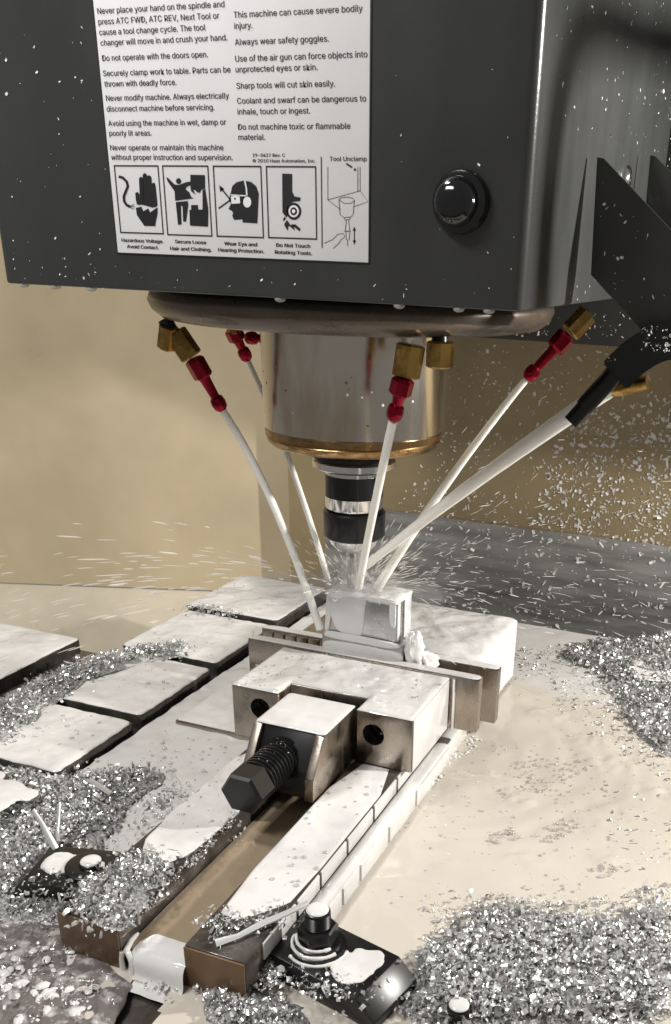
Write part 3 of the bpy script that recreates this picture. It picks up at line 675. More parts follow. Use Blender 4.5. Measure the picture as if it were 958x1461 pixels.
# white ledge along the right rail, broken by vertical slots
for a_, b_ in ((.352, .3905), (.3935, .4220), (.4250, .4620), (.4650, .5060), (.5095, .5500), (.5535, .6300)):
    box('rail_segment', (-.2177, a_, -.3635), (-.2162, b_, ZB-.0008), M['cool'], rr, bev=.0005)
box('rail_ledge', (-.2174, .375, -.386), (-.2060, .700, -.3640), M['cool'], rr, bev=.0030)
for a_, b_ in ((.400, .4290), (.4330, .4560), (.4605, .5060), (.5105, .5600), (.5645, .6400)):
    box('rail_segment', (-.2065, a_, -.385), (-.2045, b_, -.3668), M['cool'], rr, bev=.0008)
def rect_film(name, x0, x1, y0, y1, z, h, mt, parent, seed, bump=.0006, pw=16, n=140, rings=22):
    return dome(name, resample(np.array([(x0, y0), (x1, y0), (x1, y1), (x0, y1)]), 64), z+.0001, h, mt, parent, rings=rings, n=n, pw=pw, bump=bump, bs=70, seed=seed, it=1)
dome('coolant_film', [(-.2563, .366), (-.240, .362), (-.2262, .380), (-.2180, .392), (-.2180, .560), (-.2563, .560)], ZB+.0001, .0012, M['cool'], rr, rings=24, n=150, pw=24, bump=.0003, bs=60, seed=51, it=1)
dome('coolant_film', [(-.3410, .415), (-.326, .392), (-.312, .388), (-.3020, .405), (-.2990, .440), (-.2990, .560), (-.3410, .560)], ZB+.0001, .0012, M['cool'], rl, rings=24, n=150, pw=24, bump=.0006, bs=70, seed=52, jit=.0015, it=1)
# channel between the rails, filled with brown coolant spilling over the front web
box('channel_floor', (-.2984, .332, -.386), (-.2566, .70, -.3685), M['vise_reflect'], vise, bev=.0005)
ch = rect_film('channel_coolant', -.2982, -.2567, .3345, .70, -.3684, .0022, M['brown_fluid'], vise, 55, bump=.0002, pw=40)
def spill():
    """a sheet of coolant running over the front web and down to the table"""
    xs_ = np.linspace(-.2925, -.2568, 48); vs, fs = [], []
    ctl = np.array([(.352, -.3664), (.344, -.3656), (.337, -.3650), (.3315, -.3662), (.3285, -.3695), (.3272, -.3740), (.3262, -.3785), (.3235, -.3808), (.3170, -.3816)])
    t0 = np.linspace(0, 1, len(ctl)); t = np.linspace(0, 1, 34); prof = np.stack([np.interp(t, t0, ctl[:, 0]), np.interp(t, t0, ctl[:, 1])], 1)
    for _ in range(3): prof[1:-1] = (prof[:-2]+2*prof[1:-1]+prof[2:])/4
    for x in xs_:
        e = math.sin(min(1, (x-xs_[0])/.006)*math.pi/2)
        for y, z in prof:
            w_ = max(0, min(1, (-.364-z)/.012))
            vs.append((x+.0022*w_*(x+.275)/.018, y+(1-e)*.0030*(w_+.3)+.0007*float(vnoise(x*140, z*90, 3))*w_, z-(1-e)*.0012))
    k = len(prof)
    for i in range(len(xs_)-1):
        for j in range(k-1): fs.append((i*k+j, i*k+j+1, (i+1)*k+j+1, (i+1)*k+j))
    return link('coolant_spill', mesh(vs, fs), M['cool'], vise, 80)
spill()
tube('coolant_spill', [(-.2985, .346, -.3668), (-.2975, .338, -.3660), (-.2955, .3315, -.3668), (-.2915, .3292, -.3690), (-.2895, .3284, -.3740), (-.2890, .3280, -.3805)], [.0012, .0018, .0019, .0017, .0018, .0026], M['cool'], vise)
tube('coolant_spill', [(-.2975, .3300, -.3672), (-.2978, .3290, -.3720), (-.2976, .3288, -.3800)], [.0016, .0014, .0018], M['cool'], vise)
tube('coolant_film', [(-.3385, .329, -.3845), (-.322, .3275, -.3848), (-.3000, .3275, -.3845)], [.0014, .0016, .0014], M['cool'], vise)
# movable jaw: notched block with two bolt holes
JX0, JX1, JY0, JY1, JZ = -.3615, -.2090, .5605, .6440, -.3065
jp = [(JX0, JY0), (-.3205, JY0), (-.3205, .5820), (-.2540, .5820), (-.2540, JY0), (JX1, JY0), (JX1, JY1), (JX0, JY1)]
jaw = prism('movable_jaw', jp, 2, ZB+.0005, JZ, M['vise'], vise, bev=.0008)
def drill(o, c, r, depth):
    me = bpy.data.meshes.new('c'); bm = bmesh.new(); bmesh.ops.create_cone(bm, cap_ends=True, segments=32, radius1=r, radius2=r, depth=depth*2, matrix=Matrix.Translation(c) @ Matrix.Rotation(math.pi/2, 4, 'X')); bm.to_mesh(me); bm.free()
    co = bpy.data.objects.new('c', me); C.objects.link(co)
    md = o.modifiers.new('b', 'BOOLEAN'); md.object = co; md.operation = 'DIFFERENCE'; md.solver = 'EXACT'
    dg = bpy.context.evaluated_depsgraph_get(); nm = bpy.data.meshes.new_from_object(o.evaluated_get(dg)); o.modifiers.clear(); o.data = nm
    bpy.data.objects.remove(co); nm.shade_smooth(); nm.set_sharp_from_angle(angle=math.radians(35))
for hx, hz in ((-.3366, -.3225), (-.2403, -.3245)):
    drill(jaw, (hx, JY0, hz), .0088, .022)
    lathe('bolt', [(0, .0083), (.006, .0083), (.0065, .0075), (.0065, .0045), (.002, .0043)], (hx, JY0+.021, hz), (0, -1, 0), M['black'], jaw, n=32)
def jaw_film():
    st = .0016; X = np.arange(JX0, JX1+1e-6, (JX1-JX0)/96); Y = np.r_[np.linspace(JY0, .582, 14), np.linspace(.582, JY1, 40)[1:]]
    X = np.unique(np.r_[X, -.3205, -.2540]); gx, gy = np.meshgrid(X, Y, indexing='ij'); P = np.stack([gx.ravel(), gy.ravel()], 1)
    d = edge_dist(P, jp); z = JZ+.0002+.0016*(1-np.exp(-d/.0011))+.0008*fbm(P[:, 0], P[:, 1], 80, 61)*np.minimum(1, d/.005)
    ny = len(Y); i, j = np.meshgrid(np.arange(len(X)-1), np.arange(ny-1), indexing='ij'); a = (i*ny+j).ravel(); Fq = np.stack([a, a+ny, a+ny+1, a+1], 1)
    cen = P[Fq].mean(1); Fq = Fq[inside(cen, jp)]
    return link('coolant_film', mesh(np.c_[P, z], Fq), M['cool'], jaw, 60)
jaw_film()
# film on the jaw's right side
bm = bmesh.new(); add_box(bm, (JX1+.0001, JY0+.001, ZB+.001), (JX1+.0010, JY1-.004, JZ+.0004), .0004); bm_obj('coolant_film', bm, M['cool'], jaw, 60)
scatter('bubbles', np.c_[sample_poly([(JX0, .59), (JX1, .59), (JX1, JY1), (JX0, JY1)], 90), np.full(90, JZ+.0016)], (.0005, .0015), M['bubble'], jaw, tilt=0, smooth=1, templates=HEMI)
scatter('bubbles', np.c_[sample_poly([(JX0+.001, JY0+.001), (-.322, JY0+.001), (-.335, .60), (JX0+.001, .60)], 60), np.full(60, JZ+.0015)], (.0005, .0013), M['bubble'], jaw, tilt=0, smooth=1, templates=HEMI)
for ob_, x0_, x1_, n_b in ((rl, -.340, -.300, 70), (rr, -.255, -.219, 50)):
    scatter('bubbles', np.c_[rng.uniform(x0_, x1_, n_b), rng.uniform(.40, .555, n_b), np.full(n_b, ZB+.0011)], (.0005, .0018), M['bubble'], ob_, tilt=0, smooth=1, templates=HEMI)
# jaw plates
p1 = box('jaw_plate', (-.3970, JY1+.0015, -.352), (-.1845, WF-.0008, -.3045), M['vise'], vise, bev=.0008)
rect_film('coolant_film', -.3966, -.1850, JY1+.0018, WF-.0012, -.3045, .0010, M['cool'], p1, 63, bump=.0002, n=200)
p2 = box('jaw_plate', (-.4140, .6985, -.368), (-.1835, .7085, -.3165), M['vise'], vise, bev=.0008)
rect_film('coolant_film', -.4136, -.1840, .6990, .7080, -.3165, .0009, M['cool'], p2, 64, bump=.0002, n=200)
for k in range(7):
    box('grip_tooth', (-.412+k*.0118, .6965, -.327), (-.4016+k*.0118, .6986, -.318), M['vise'], p2, bev=.0004)
# small side plate on the right end of the movable jaw plate
box('end_stop', (-.2070, JY1-.0005, -.352), (-.2035, JY1+.0012, -.306), M['chrome'], p1, bev=.0004)
# fixed jaw under a rounded coat of coolant
fj = box('fixed_jaw', (-.3800, .7090, ZB), (-.2030, .8250, -.3180), M['vise'], vise, bev=.002)
dome('coolant_film', resample(np.array([(-.3350, .7105), (-.2015, .7105), (-.2015, .8265), (-.3350, .8265)]), 40), -.3178, .0052, M['foam'], fj, rings=26, n=150, pw=7, bump=.0016, bs=55, seed=71, skirt=.058, jit=.0012, it=2)
box('base_step', (-.3690, .690, -.386), (-.2050, .835, ZB-.0005), M['vise'], vise, bev=.002)
# clamping nut: cheeks, cap and dark hollow, with the screw through it
NX0, NX1 = -.3140, -.2570
chp = [(.4960, ZB+.0006), (.5010, -.3330), (.5165, -.3072), (.5670, -.3072), (.5670, ZB+.0006)]
nutb = prism('screw_block', chp, 0, NX0+.0072, NX1-.0072, M['black'], vise, bev=.0006)
for x0, x1 in ((NX0, NX0+.0070), (NX1-.0070, NX1)):
    prism('cheek', [(.4930, ZB+.0004), (.4945, -.3330), (.5125, -.3068), (.5675, -.3068), (.5675, ZB+.0004)], 0, x0, x1, M['vise'], nutb, bev=.0007)
dome('coolant_film', resample(np.array([(NX0+.0004, .5140), (NX1-.0004, .5140), (NX1-.0004, .5665), (NX0+.0004, .5665)]), 60), -.3067, .0014, M['cool'], nutb, rings=18, n=100, pw=14, bump=.0003, seed=66, it=1)
SX, SZ = -.2890, -.3275
prof = [(0, .0130)]; yq = 0.0
for k in range(13): prof += [(.0008+k*.0040, .0122), (.0018+k*.0040, .0145), (.0028+k*.0040, .0145), (.0038+k*.0040, .0122)]
screw = lathe('screw_thread', prof, (SX, .522, SZ), (0, -1, 0), M['black'], vise, n=40, smooth=40)
lathe('hex_end', [(0, .0135), (.001, .0158), (.018, .0158), (.0200, .0140), (.0202, .0005)], (SX, .4700, SZ), (0, -1, 0), M['black'], screw, n=6, smooth=20, twist=.25)
scatter('bubbles', np.c_[rng.normal(SX, .005, 26), rng.uniform(.475, .515, 26), np.full(26, SZ+.0140)], (.0006, .0016), M['fleckw'], screw, tilt=.3)

# ---------------------------------------------------------------- step clamps
def clamp(label, rot, c, length, low=False):
    t = thing('step_clamp', label, 'clamp', 'clamps holding the vise down')
    hl, w, h = length, .021, .0225
    prof_ = [(-.030, 0), (hl-.004, 0), (hl, .0045), (hl, .0115), (hl-.013, h), (-.026, h), (-.030, h-.004)]
    parts = [prism('clamp_bar', [(p[0], p[1]) for p in prof_], 1, -w, w, M['black'], t, bev=.0010)]
    parts.append(lathe('washer', [(0, .0165), (.0026, .0165), (.0032, .0155), (.0032, .008)], (0, 0, h+.0001), (0, 0, 1), M['black'], t, n=40))
    a = np.linspace(0, 2*math.pi, 40, endpoint=False); top = .0060 if low else .0266
    if not low:
        lathe('washer', [(0, .0140), (.0022, .0140), (.0028, .0130), (.0028, .008)], (0, 0, h+.0034), (0, 0, 1), M['black'], t, n=40)
        lathe('nut', [(0, .0118), (.0085, .0118), (.0095, .0105), (.0095, .006)], (0, 0, h+.0063), (0, 0, 1), M['black'], t, n=6, smooth=20)
    st_ = lathe('stud', [(-.004, .0075)]+[q for k in range(9) for q in ((top-.0110+k*.0011, .0069), (top-.0105+k*.0011, .0076)) if q[0] > -.003]+[(top-.0006, .0072), (top, .0062), (top, .001)], (0, 0, h), (0, 0, 1), M['black'], t, n=28)
    dome('coolant_film', np.c_[.0066*np.cos(a), .0066*np.sin(a)], h+top, .0014, M['cool'], st_, rings=8, n=40, pw=3, bump=0, it=0)
    t.location = c; t.rotation_euler = (0, 0, rot)
    return t, h
# right clamp on the rail's foot
cR, hC = clamp('black step clamp with stud and washers at the right front of the vise', math.radians(-13), (-.1935, .3740, -.3855), .056)
dome('coolant_film', np.array([(.018, -.012), (.032, -.017), (.040, -.006), (.041, .012), (.030, .017), (.016, .010)]), hC+.0001, .0012, M['cool'], cR, rings=12, n=60, pw=6, bump=.0003, jit=.0022, seed=91)
for r0, a0, a1, z in ((.0150, 3.4, 6.1, hC+.0036), (.0178, 4.3, 6.6, hC+.0004), (.0124, 3.6, 6.0, hC+.0064)):
    pts = [(r0*math.cos(a), r0*math.sin(a), z) for a in np.linspace(a0, a1, 20)]
    tube('coolant_bead', pts, [.0009+.0005*rnd.random() for _ in pts], M['cool'], cR, n=8)
cL, hC = clamp('black step clamp half buried in chips at the left of the vise', math.radians(195), (-.3610, .3835, -.3855), .050, True)
dome('coolant_film', np.array([(.010, -.010), (.022, -.016), (.036, -.010), (.034, .004), (.022, .010), (.012, .006)]), hC+.0002, .0018, M['cool'], cL, rings=12, n=60, pw=4, bump=.0003, jit=.0022, seed=92)

# lone stud in the chips, bottom right
b_ = atz(655, 1442, -.374)
st2 = thing('table_stud', 'lone black bolt end standing in the chips at the bottom right', 'bolt')
lathe('shaft', [(0, .0068), (.0150, .0068), (.0160, .006), (.0161, .001)], (b_[0], b_[1], -.3858), (0, 0, 1), M['black'], st2, n=28)
dome('coolant_film', np.c_[.0058*np.cos(a_ := np.linspace(0, 6.283, 36, endpoint=False)), .0058*np.sin(a_)]+b_[:2], -.3696, .0014, M['cool'], st2, rings=8, n=36, pw=3, bump=0, it=0)

# ---------------------------------------------------------------- coolant arm on the right and the jets
arm = thing('nozzle_arm', 'black curved air nozzle arm with a slim tube, entering from the right', 'nozzle arm')
ay = .615
pth = [A(1040, 520, ay+.03), A(990, 490, ay+.015), A(948, 488, ay+.008), A(908, 508, ay+.002), A(878, 536, ay)]
sm = []
for i in range(len(pth)-1):
    p0, p1, p2, p3 = pth[max(i-1, 0)], pth[i], pth[i+1], pth[min(i+2, len(pth)-1)]
    for q in range(8):
        t_ = q/8; sm.append(.5*((2*p1)+(p2-p0)*t_+(2*p0-5*p1+4*p2-p3)*t_**2+(3*p1-p0-3*p2+p3)*t_**3))
sm.append(pth[-1])
def flatbar(name, pts, wd, th, mt, parent):
    vs, fs = [], []
    for i, p in enumerate(pts):
        t_ = (pts[min(i+1, len(pts)-1)]-pts[max(i-1, 0)]).normalized(); view = Vector((.2, -1, .15)).normalized(); w_ = t_.cross(view).normalized(); v_ = w_.cross(t_)
        for a_, b2 in ((-1, -1), (1, -1), (1, 1), (-1, 1)): vs.append(p+w_*wd*a_/2+v_*th*b2/2)
    for i in range(len(pts)-1):
        for k in range(4): fs.append((i*4+k, i*4+(k+1) % 4, i*4+4+(k+1) % 4, i*4+4+k))
    fs += [(0, 3, 2, 1), tuple((len(pts)-1)*4+k for k in range(4))]
    me = mesh(vs, fs); bm = bmesh.new(); bm.from_mesh(me); bmesh.ops.recalc_face_normals(bm, faces=bm.faces)
    bmesh.ops.bevel(bm, geom=[e for e in bm.edges if e.calc_face_angle(0) > .8], offset=.0010, segments=2, affect='EDGES'); bm.to_mesh(me); bm.free()
    return link(name, me, mt, parent, 40)
flatbar('arm', sm, .0225, .012, M['black'], arm)
tb = tube('tube', [A(886, 520, ay+.002), A(868, 543, ay), A(838, 576, ay-.004), A(834, 581, ay-.004), A(833, 582, ay-.004), A(814, 603, ay-.007)], [.0062, .0062, .0062, .0062, .0052, .0052], M['black'], arm, n=20)
spn = [A(925, 545, ay+.020), A(905, 548, ay+.022), A(890, 552, ay+.024), A(872, 556, ay+.026)]
tube('spray_nozzle', spn, [.0045, .006, .006, .0048], M['brass'], arm, n=18)
scatter('stuck_chips', np.array([at(rnd.uniform(915, 958), rnd.uniform(465, 500), ay-.008) for _ in range(40)]), (.0012, .0030), M['fleckw'], arm)
scatter('stuck_chips', np.array([at(rnd.uniform(866, 878), rnd.uniform(508, 515), ay-.006) for _ in range(14)]), (.0012, .0026), M['fleckw'], arm)
# hose that feeds the arm, running up past the right edge of the picture
hose = thing('coolant_hose', 'black hose feeding the nozzle arm at the right edge', 'hose')
hp = [Vector((.10, 1.05, .17)), Vector((.10, .92, .148)), Vector((.10, .80, .130)), Vector((.10, .70, .116)), Vector((.10, .655, .095)), Vector((.10, .645, .05)), Vector((.095, .650, .0)), Vector((.07, .650, -.03)), A(1060, 532, .650)]
def smooth_path(P, k=8):
    out = []
    for i in range(len(P)-1):
        p0, p1, p2, p3 = P[max(i-1, 0)], P[i], P[i+1], P[min(i+2, len(P)-1)]
        for q in range(k):
            t_ = q/k; out.append(.5*((2*p1)+(p2-p0)*t_+(2*p0-5*p1+4*p2-p3)*t_**2+(3*p1-p0-3*p2+p3)*t_**3))
    return out+[P[-1]]
hp = smooth_path(hp); tube('hose', hp, [.011]*len(hp), M['black'], hose, n=18)

def jet(label, p, q, r0, r1, sag=.0, seed=0, n=70):
    p, q = Vector(p), Vector(q); pts = []
    for i in range(n):
        t = i/(n-1); b2 = p.lerp(q, t); b2 = b2+Vector((0, 0, sag*4*t*(1-t))); pts.append(b2)
    o = tube('coolant_jet', pts, [r0+(r1-r0)*i/(n-1) for i in range(n)], M['jet'], None, n=16, jit=.035, seed=seed)
    return tag(o, label, 'coolant jet', 'coolant jets')
jet('thick cream coolant jet from the left front red nozzle', A(317, 584, .614), A(457, 897, .652), .0027, .0034, .017, 1)
jet('thin coolant jet from the left rear nozzle passing behind the spindle nose', A(354, 514, .718), A(470, 832, .682), .0021, .0027, .012, 2)
jet('coolant jet from the front nozzle falling before the tool holder', A(561, 600, .565), A(512, 838, .652), .0030, .0032, .003, 3)
jet('slanting coolant jet from the nozzle at the right', A(751, 541, .683), A(538, 840, .668), .0026, .0040, .006, 4)
jet('widest coolant jet, sprayed from behind the black nozzle arm', A(872, 552, ay+.026), A(516, 812, .660), .0066, .0032, .003, 5)

# splash and droplets around the cutter
def mist_cone(prof_, seed, nm):
    vs, fs = [], []; n = 56
    for i, (z, r) in enumerate(prof_):
        for k in range(n):
            a = 2*math.pi*k/n; s = 1+.22*float(fbm(math.cos(a)*1.5+seed, math.sin(a)*1.5+i*.4, 1.6, seed, 3)); vs.append((AXX+r*s*math.cos(a), AXY+r*s*math.sin(a), z+.0015*float(fbm(a*2, i, 1, seed))))
    for i in range(len(prof_)-1):
        for k in range(n): fs.append((i*n+k, i*n+(k+1) % n, (i+1)*n+(k+1) % n, (i+1)*n+k))
    o = link(nm, mesh(vs, fs), M['mist'], None, 70); return o
tag(mist_cone([(-.222, .0085), (-.230, .0095), (-.240, .0120), (-.247, .018), (-.2508, .028)], 4, 'coolant_splash'), 'white coolant splash around the end mill tip', 'splash', kind='stuff')
for c_, r_, sd in (((AXX+.004, AXY, -.2465), (.040, .034, .0165), 2), ((-.352, .672, -.262), (.062, .030, .0110), 5), ((-.285, .70, -.262), (.050, .030, .013), 7)):
    f_ = blob('coolant_fog', c_, *r_, sd, 'fog', None, amp=.18)
    tag(f_, 'white haze of atomised coolant round the cutter', 'mist', 'coolant haze', 'stuff')
def spray():
    T = []
    vs = []; n = 5
    for j, (x, r) in enumerate(((-1, .02), (-.5, .8), (.2, 1), (.8, .6), (1, .02))):
        for k in range(n): a = 2*math.pi*k/n; vs.append((x, .035*r*math.cos(a), .035*r*math.sin(a)))
    fs = [(j*n+k, j*n+(k+1) % n, (j+1)*n+(k+1) % n, (j+1)*n+k) for j in range(4) for k in range(n)]
    tv = np.array(vs); tf = np.array(fs)
    V, Fc = [], []; off = 0
    def put(p, d, L, thick):
        nonlocal off
        d = Vector(d).normalized(); _, u, w = frame(d); B = np.array([list(d), list(u), list(w)])
        V.append((tv*np.array([L/2, thick, thick]))@B+np.array(p)); Fc.append(tf+off); off += len(tv)
    src = np.array([AXX, AXY, -.252])
    for _ in range(200):                                    # fan to the left, over the table lands
        a = rng.normal(math.radians(190), .28); el = rng.normal(.05, .12); s = .08+.42*rng.random()**1.1
        d = np.array([math.cos(a)*math.cos(el), math.sin(a)*math.cos(el), math.sin(el)]); p = src+d*s+np.array([0, 0, -.55*s*s]); v = d+np.array([0, 0, -1.1*s])
        if p[2] < -.365: continue
        put(p, v, rng.uniform(.006, .024)*(1+s), rng.uniform(.010, .026))
    for _ in range(460):                                    # fan to the right and back, before the stainless panel
        a = rng.normal(math.radians(40), .55); el = rng.normal(.10, .22); s = .03+.30*rng.random()**1.9
        d = np.array([math.cos(a)*math.cos(el), math.sin(a)*math.cos(el), math.sin(el)]); p = src+d*s+np.array([0, 0, -.5*s*s]); v = d+np.array([0, 0, -1.0*s])
        if p[2] < -.33: continue
        put(p, v+rng.normal(0, .16, 3), rng.uniform(.003, .016), rng.uniform(.003, .010))
    for _ in range(260):                                    # close round the cutter
        a = rng.uniform(0, 2*math.pi); el = rng.uniform(.1, 1.0); s = .015+.05*rng.random()
        d = np.array([math.cos(a)*math.cos(el), math.sin(a)*math.cos(el), math.sin(el)]); put(src+d*s, d, rng.uniform(.003, .010), rng.uniform(.008, .014))
    o = link('coolant_spray', mesh(np.vstack(V), np.vstack(Fc)), M['spray'], None, 60)
    tag(o, 'fine coolant droplets flying out around the cutter', 'spray', kind='stuff')
spray()

# ---------------------------------------------------------------- chips
def heap(name, label, px, z, n, size, hmax, bed=True, seed=1, fall=.02, dens=None, jit=.004, extra=0):
    poly = chaikin(np.array(pxpoly(px, z)), 2)
    if bed: 
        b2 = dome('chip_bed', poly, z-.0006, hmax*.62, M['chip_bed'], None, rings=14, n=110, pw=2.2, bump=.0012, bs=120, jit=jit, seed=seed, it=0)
    P = sample_poly(poly, n); d = edge_dist(P, poly)
    keep = d > .011*(.35+fbm(P[:, 0], P[:, 1], 55, seed+40))*(rng.random(n)*.7+.5); P, d = P[keep], d[keep]; n = len(P); c = np.clip(d/fall, 0, 1)
    hgt = hmax*(1-(1-c)**2)*.9
    Z = z+hgt+rng.random(n)*.0022+.0012*fbm(P[:, 0], P[:, 1], 120, seed)
    # ragged rim
    P = P+rng.normal(0, 1, P.shape)*np.exp(-d/.008)[:, None]*.0075
    o = scatter(name, np.c_[P, Z], size, M['chip'])
    tag(o, label, 'chips')
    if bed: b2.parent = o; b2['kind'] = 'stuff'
    return o
heap('metal_chips', 'large heap of silver aluminium chips filling the bottom right corner', [(560, 1475), (590, 1395), (602, 1352), (650, 1322), (720, 1296), (800, 1312), (870, 1320), (970, 1290), (985, 1475)], zp, 9500, (.0034, .0078), .009, seed=3)
heap('metal_chips', 'heap of silver chips at the back right of the pool', [(842, 912), (905, 918), (970, 900), (1000, 1000), (970, 1085), (928, 1072), (890, 1030), (872, 985), (825, 952), (790, 930)], zp, 4400, (.0036, .0082), .006, seed=5)
heap('metal_chips', 'chips lying along the far left table slots', [(-10, 1075), (-10, 1000), (75, 960), (150, 935), (230, 920), (285, 918), (270, 935), (180, 950), (110, 985), (60, 1010), (20, 1060)], ZT, 2600, (.0034, .0074), .005, seed=7)
heap('metal_chips', 'low row of chips in the slot behind the third table land', [(245, 878), (265, 864), (320, 866), (345, 875), (330, 884), (290, 880), (255, 884)], ZT+.002, 420, (.002, .0045), .003, seed=8, bed=False)
heap('metal_chips', 'broad heap of chips around the left clamp', [(-10, 1090), (60, 1092), (130, 1112), (200, 1090), (245, 1110), (200, 1135), (170, 1160), (140, 1215), (150, 1260), (110, 1310), (20, 1320), (-10, 1310)], -.378, 5600, (.0032, .0072), .0055, seed=9, fall=.05)
heap('metal_chips', 'chips piled on the front end of the left vise rail', [(108, 1300), (110, 1270), (160, 1235), (215, 1208), (240, 1230), (235, 1262), (215, 1275), (185, 1320), (165, 1330), (135, 1318)], ZB, 2000, (.0026, .0056), .004, seed=11)
heap('metal_chips', 'sparse chips strewn on the coolant beside the vise screw', [(200, 1110), (262, 1120), (255, 1150), (210, 1160)], -.3795, 160, (.002, .0046), .001, seed=12, bed=False)
heap('metal_chips', 'chips scattered on the front end of the right vise rail', [(275, 1350), (290, 1310), (330, 1300), (400, 1300), (425, 1290), (380, 1335), (330, 1350), (300, 1358)], ZB, 620, (.0018, .0044), .0012, seed=13, bed=False)
heap('metal_chips', 'chips below the front of the right vise rail', [(285, 1475), (290, 1400), (330, 1400), (370, 1425), (440, 1440), (440, 1475)], zp, 2600, (.0026, .0058), .006, seed=15)
heap('metal_chips', 'chips wedged between the right rail and the clamp', [(370, 1420), (350, 1390), (385, 1350), (420, 1305), (445, 1300), (450, 1330), (420, 1370), (410, 1410)], -.374, 1700, (.0024, .0054), .006, seed=16, bed=False)
heap('metal_chips', 'small cluster of chips at the foot of the left vise rail', [(215, 1400), (235, 1385), (255, 1395), (250, 1430), (225, 1440)], zp, 300, (.002, .005), .003, seed=17, bed=False)
# chips lying on the clamps, rail edge and bolts
scatter_pts = np.array([atz(rnd.gauss(470, 36), rnd.gauss(1405, 18), -.3630) for _ in range(220)])
o = scatter('metal_chips', scatter_pts, (.0020, .0048), M['chip']); tag(o, 'chips clinging to the side of the right clamp', 'chips')
P1 = np.array([atz(333+t*(180-333)+rnd.gauss(0, 3), 1170+t*(1322-1170)+rnd.gauss(0, 3), ZB+.0006) for t in [rnd.random() for _ in range(170)]])
o = scatter('metal_chips', P1, (.0018, .0044), M['chip']); tag(o, 'chips along the inner edge of the left vise rail', 'chips')
P1 = np.array([atz(rnd.uniform(5, 150), rnd.uniform(1235, 1320), -.3610) for _ in range(170)])
o = scatter('metal_chips', P1, (.0020, .0048), M['chip']); tag(o, 'chips sprinkled over the black left clamp', 'chips')
P1 = np.vstack([np.array([atz(rnd.uniform(690, 830), rnd.uniform(925, 965), zp+.0005) for _ in range(140)]), np.array([atz(rnd.uniform(600, 958), rnd.gauss(1300, 14), zp+.001) for _ in range(260)])])
o = scatter('metal_chips', P1, (.0016, .0042), M['chip']); tag(o, 'loose chips floating on the rim of the pool', 'chips')
P1 = np.vstack([np.array([atz(rnd.uniform(130, 340), rnd.uniform(1130, 1230), ZB+.001) for _ in range(60)]), np.array([atz(rnd.uniform(310, 350), rnd.uniform(1160, 1200), ZB+.001) for _ in range(40)])])
o = scatter('metal_chips', P1, (.0016, .0040), M['chip']); tag(o, 'single chips dotted over the left rail coolant', 'chips')
def strew(label, px, z, n, size=(.0020, .0052)):
    P_ = sample_poly(pxpoly(px, z), n); o_ = scatter('metal_chips', np.c_[P_, z+.0004+rng.random(n)*.0012], size, M['chip']); return tag(o_, label, 'chips')
strew('chips strewn between the left heap and the vise rail', [(120, 1080), (260, 1110), (300, 1140), (250, 1215), (140, 1220)], -.378, 260)
strew('chips scattered over the wet film at the bottom left', [(0, 1320), (110, 1330), (150, 1400), (120, 1461), (0, 1461)], zp+.0024, 110)
strew('chips spread thinly over the right side of the pool', [(830, 1000), (958, 1080), (958, 1290), (900, 1320), (870, 1200)], zp+.0002, 150, (.0016, .0042))
strew('chips thinning out in front of the back right heap', [(700, 930), (830, 915), (900, 1030), (958, 1090), (958, 1120), (860, 1060), (780, 975)], zp+.0004, 420)
strew('chips thinning out above the bottom right heap', [(590, 1390), (600, 1340), (700, 1275), (800, 1290), (958, 1260), (958, 1320), (700, 1320)], zp+.0004, 620)
# long shavings
def shaving(label, pts, r):
    o = tube('metal_shaving', pts, [r*(.8+.5*rnd.random()) for _ in pts], M['chip'], None, n=7, jit=.3, flat=.45, seed=len(label)); tag(o, label, 'shaving', 'long shavings')
B = lambda px, py, z: Vector(atz(px, py, z))
shaving('straight pale shaving leaning left beside the left clamp', [B(47, 1156, -.352), B(60, 1176, -.356), B(72, 1198, -.360), B(80, 1212, -.363)], .0017)
shaving('upright pale shaving behind the left clamp', [B(85, 1146, -.350), B(84, 1166, -.355), B(82, 1186, -.359), B(83, 1202, -.363)], .0016)
shaving('long white curl lying across the right rail end', [B(308, 1346, -.3490), B(340, 1336, -.3480), B(375, 1318, -.3472), B(410, 1303, -.3465), B(440, 1288, -.3460)], .0016)
shaving('thin shaving in the chips left of the vise', [B(128, 1112, -.370), B(142, 1122, -.369), B(158, 1132, -.369)], .0014)
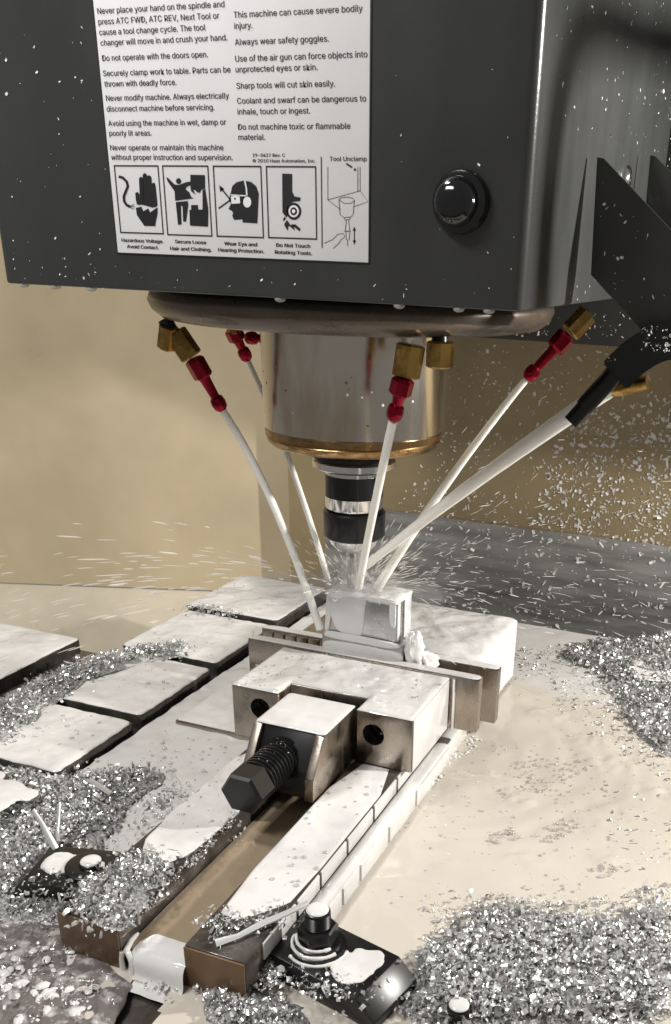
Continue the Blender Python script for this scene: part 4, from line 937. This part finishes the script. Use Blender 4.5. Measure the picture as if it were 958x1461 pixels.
# puddles
o = dome('coolant_puddle', pxpoly([(-30, 1108), (18, 1110), (40, 1122), (58, 1126), (44, 1142), (22, 1140), (6, 1156), (-30, 1160)], -.362), -.3632, .0015, M['cool'], None, rings=12, n=80, pw=6, bump=.0002, jit=.0016); tag(o, 'pale coolant puddle among the chips at the far left', 'puddle')
o = dome('coolant_puddle', pxpoly([(897, 945), (910, 937), (925, 952), (965, 962), (970, 972), (930, 970), (905, 966)], -.372), -.3735, .0012, M['cool'], None, rings=12, n=60, pw=6, bump=.0002); tag(o, 'grey coolant puddle inside the back right chip heap', 'puddle')
# wet film with foam lumps over the table, bottom left
o = dome('wet_film', pxpoly([(-60, 1310), (60, 1316), (135, 1330), (165, 1390), (190, 1405), (150, 1490), (-60, 1510)], zp), zp-.001, .0030, M['taupe'], None, rings=36, n=170, pw=18, bump=.0018, bs=130, seed=81, jit=.0012, it=0); tag(o, kind='stuff'); tag(o, 'dark wet table film with lumps of foam at the bottom left', 'film')
P = sample_poly(pxpoly([(0, 1350), (100, 1345), (115, 1390), (150, 1420), (110, 1461), (0, 1461)], zp), 80)
scatter('foam_lumps', np.c_[P, np.full(80, zp+.0019)], (.0009, .0040), M['cool'], o, tilt=0, smooth=1, templates=[(HEMI[0][0]*np.array([1, .7, .45]), HEMI[0][1])])
# flecks on the walls
def wall_pts(poly_px, n, y, bias=None):
    P = np.array([at(*p, y) for p in poly_px])[:, [0, 2]]; S = sample_poly(P, n); return np.c_[S[:, 0], np.full(n, y-.0006), S[:, 1]]
scatter('stuck_flecks', wall_pts([(640, 490), (870, 492), (985, 560), (985, 790), (560, 730), (640, 600)], 800, WY), (.0018, .0060), M['fleck'], wall_back, tilt=.05, normal=(0, -1, 0), templates=FLAT)
scatter('stuck_flecks', wall_pts([(800, 600), (985, 560), (985, 790), (760, 755)], 800, WY), (.0022, .0070), M['fleck'], wall_back, tilt=.05, normal=(0, -1, 0), templates=FLAT)
scatter('stuck_flecks', wall_pts([(600, 735), (985, 785), (985, 930), (620, 880)], 520, WY-.006), (.0016, .0070), M['fleck'], wall_back, tilt=.05, normal=(0, -1, 0), templates=FLAT)

# ---------------------------------------------------------------- move the scene so that the table under the spindle is the origin
bpy.context.view_layer.update()
for o in list(scene.objects):
    if o.parent is None: o.location = o.location+OFFSET
bpy.context.view_layer.update()
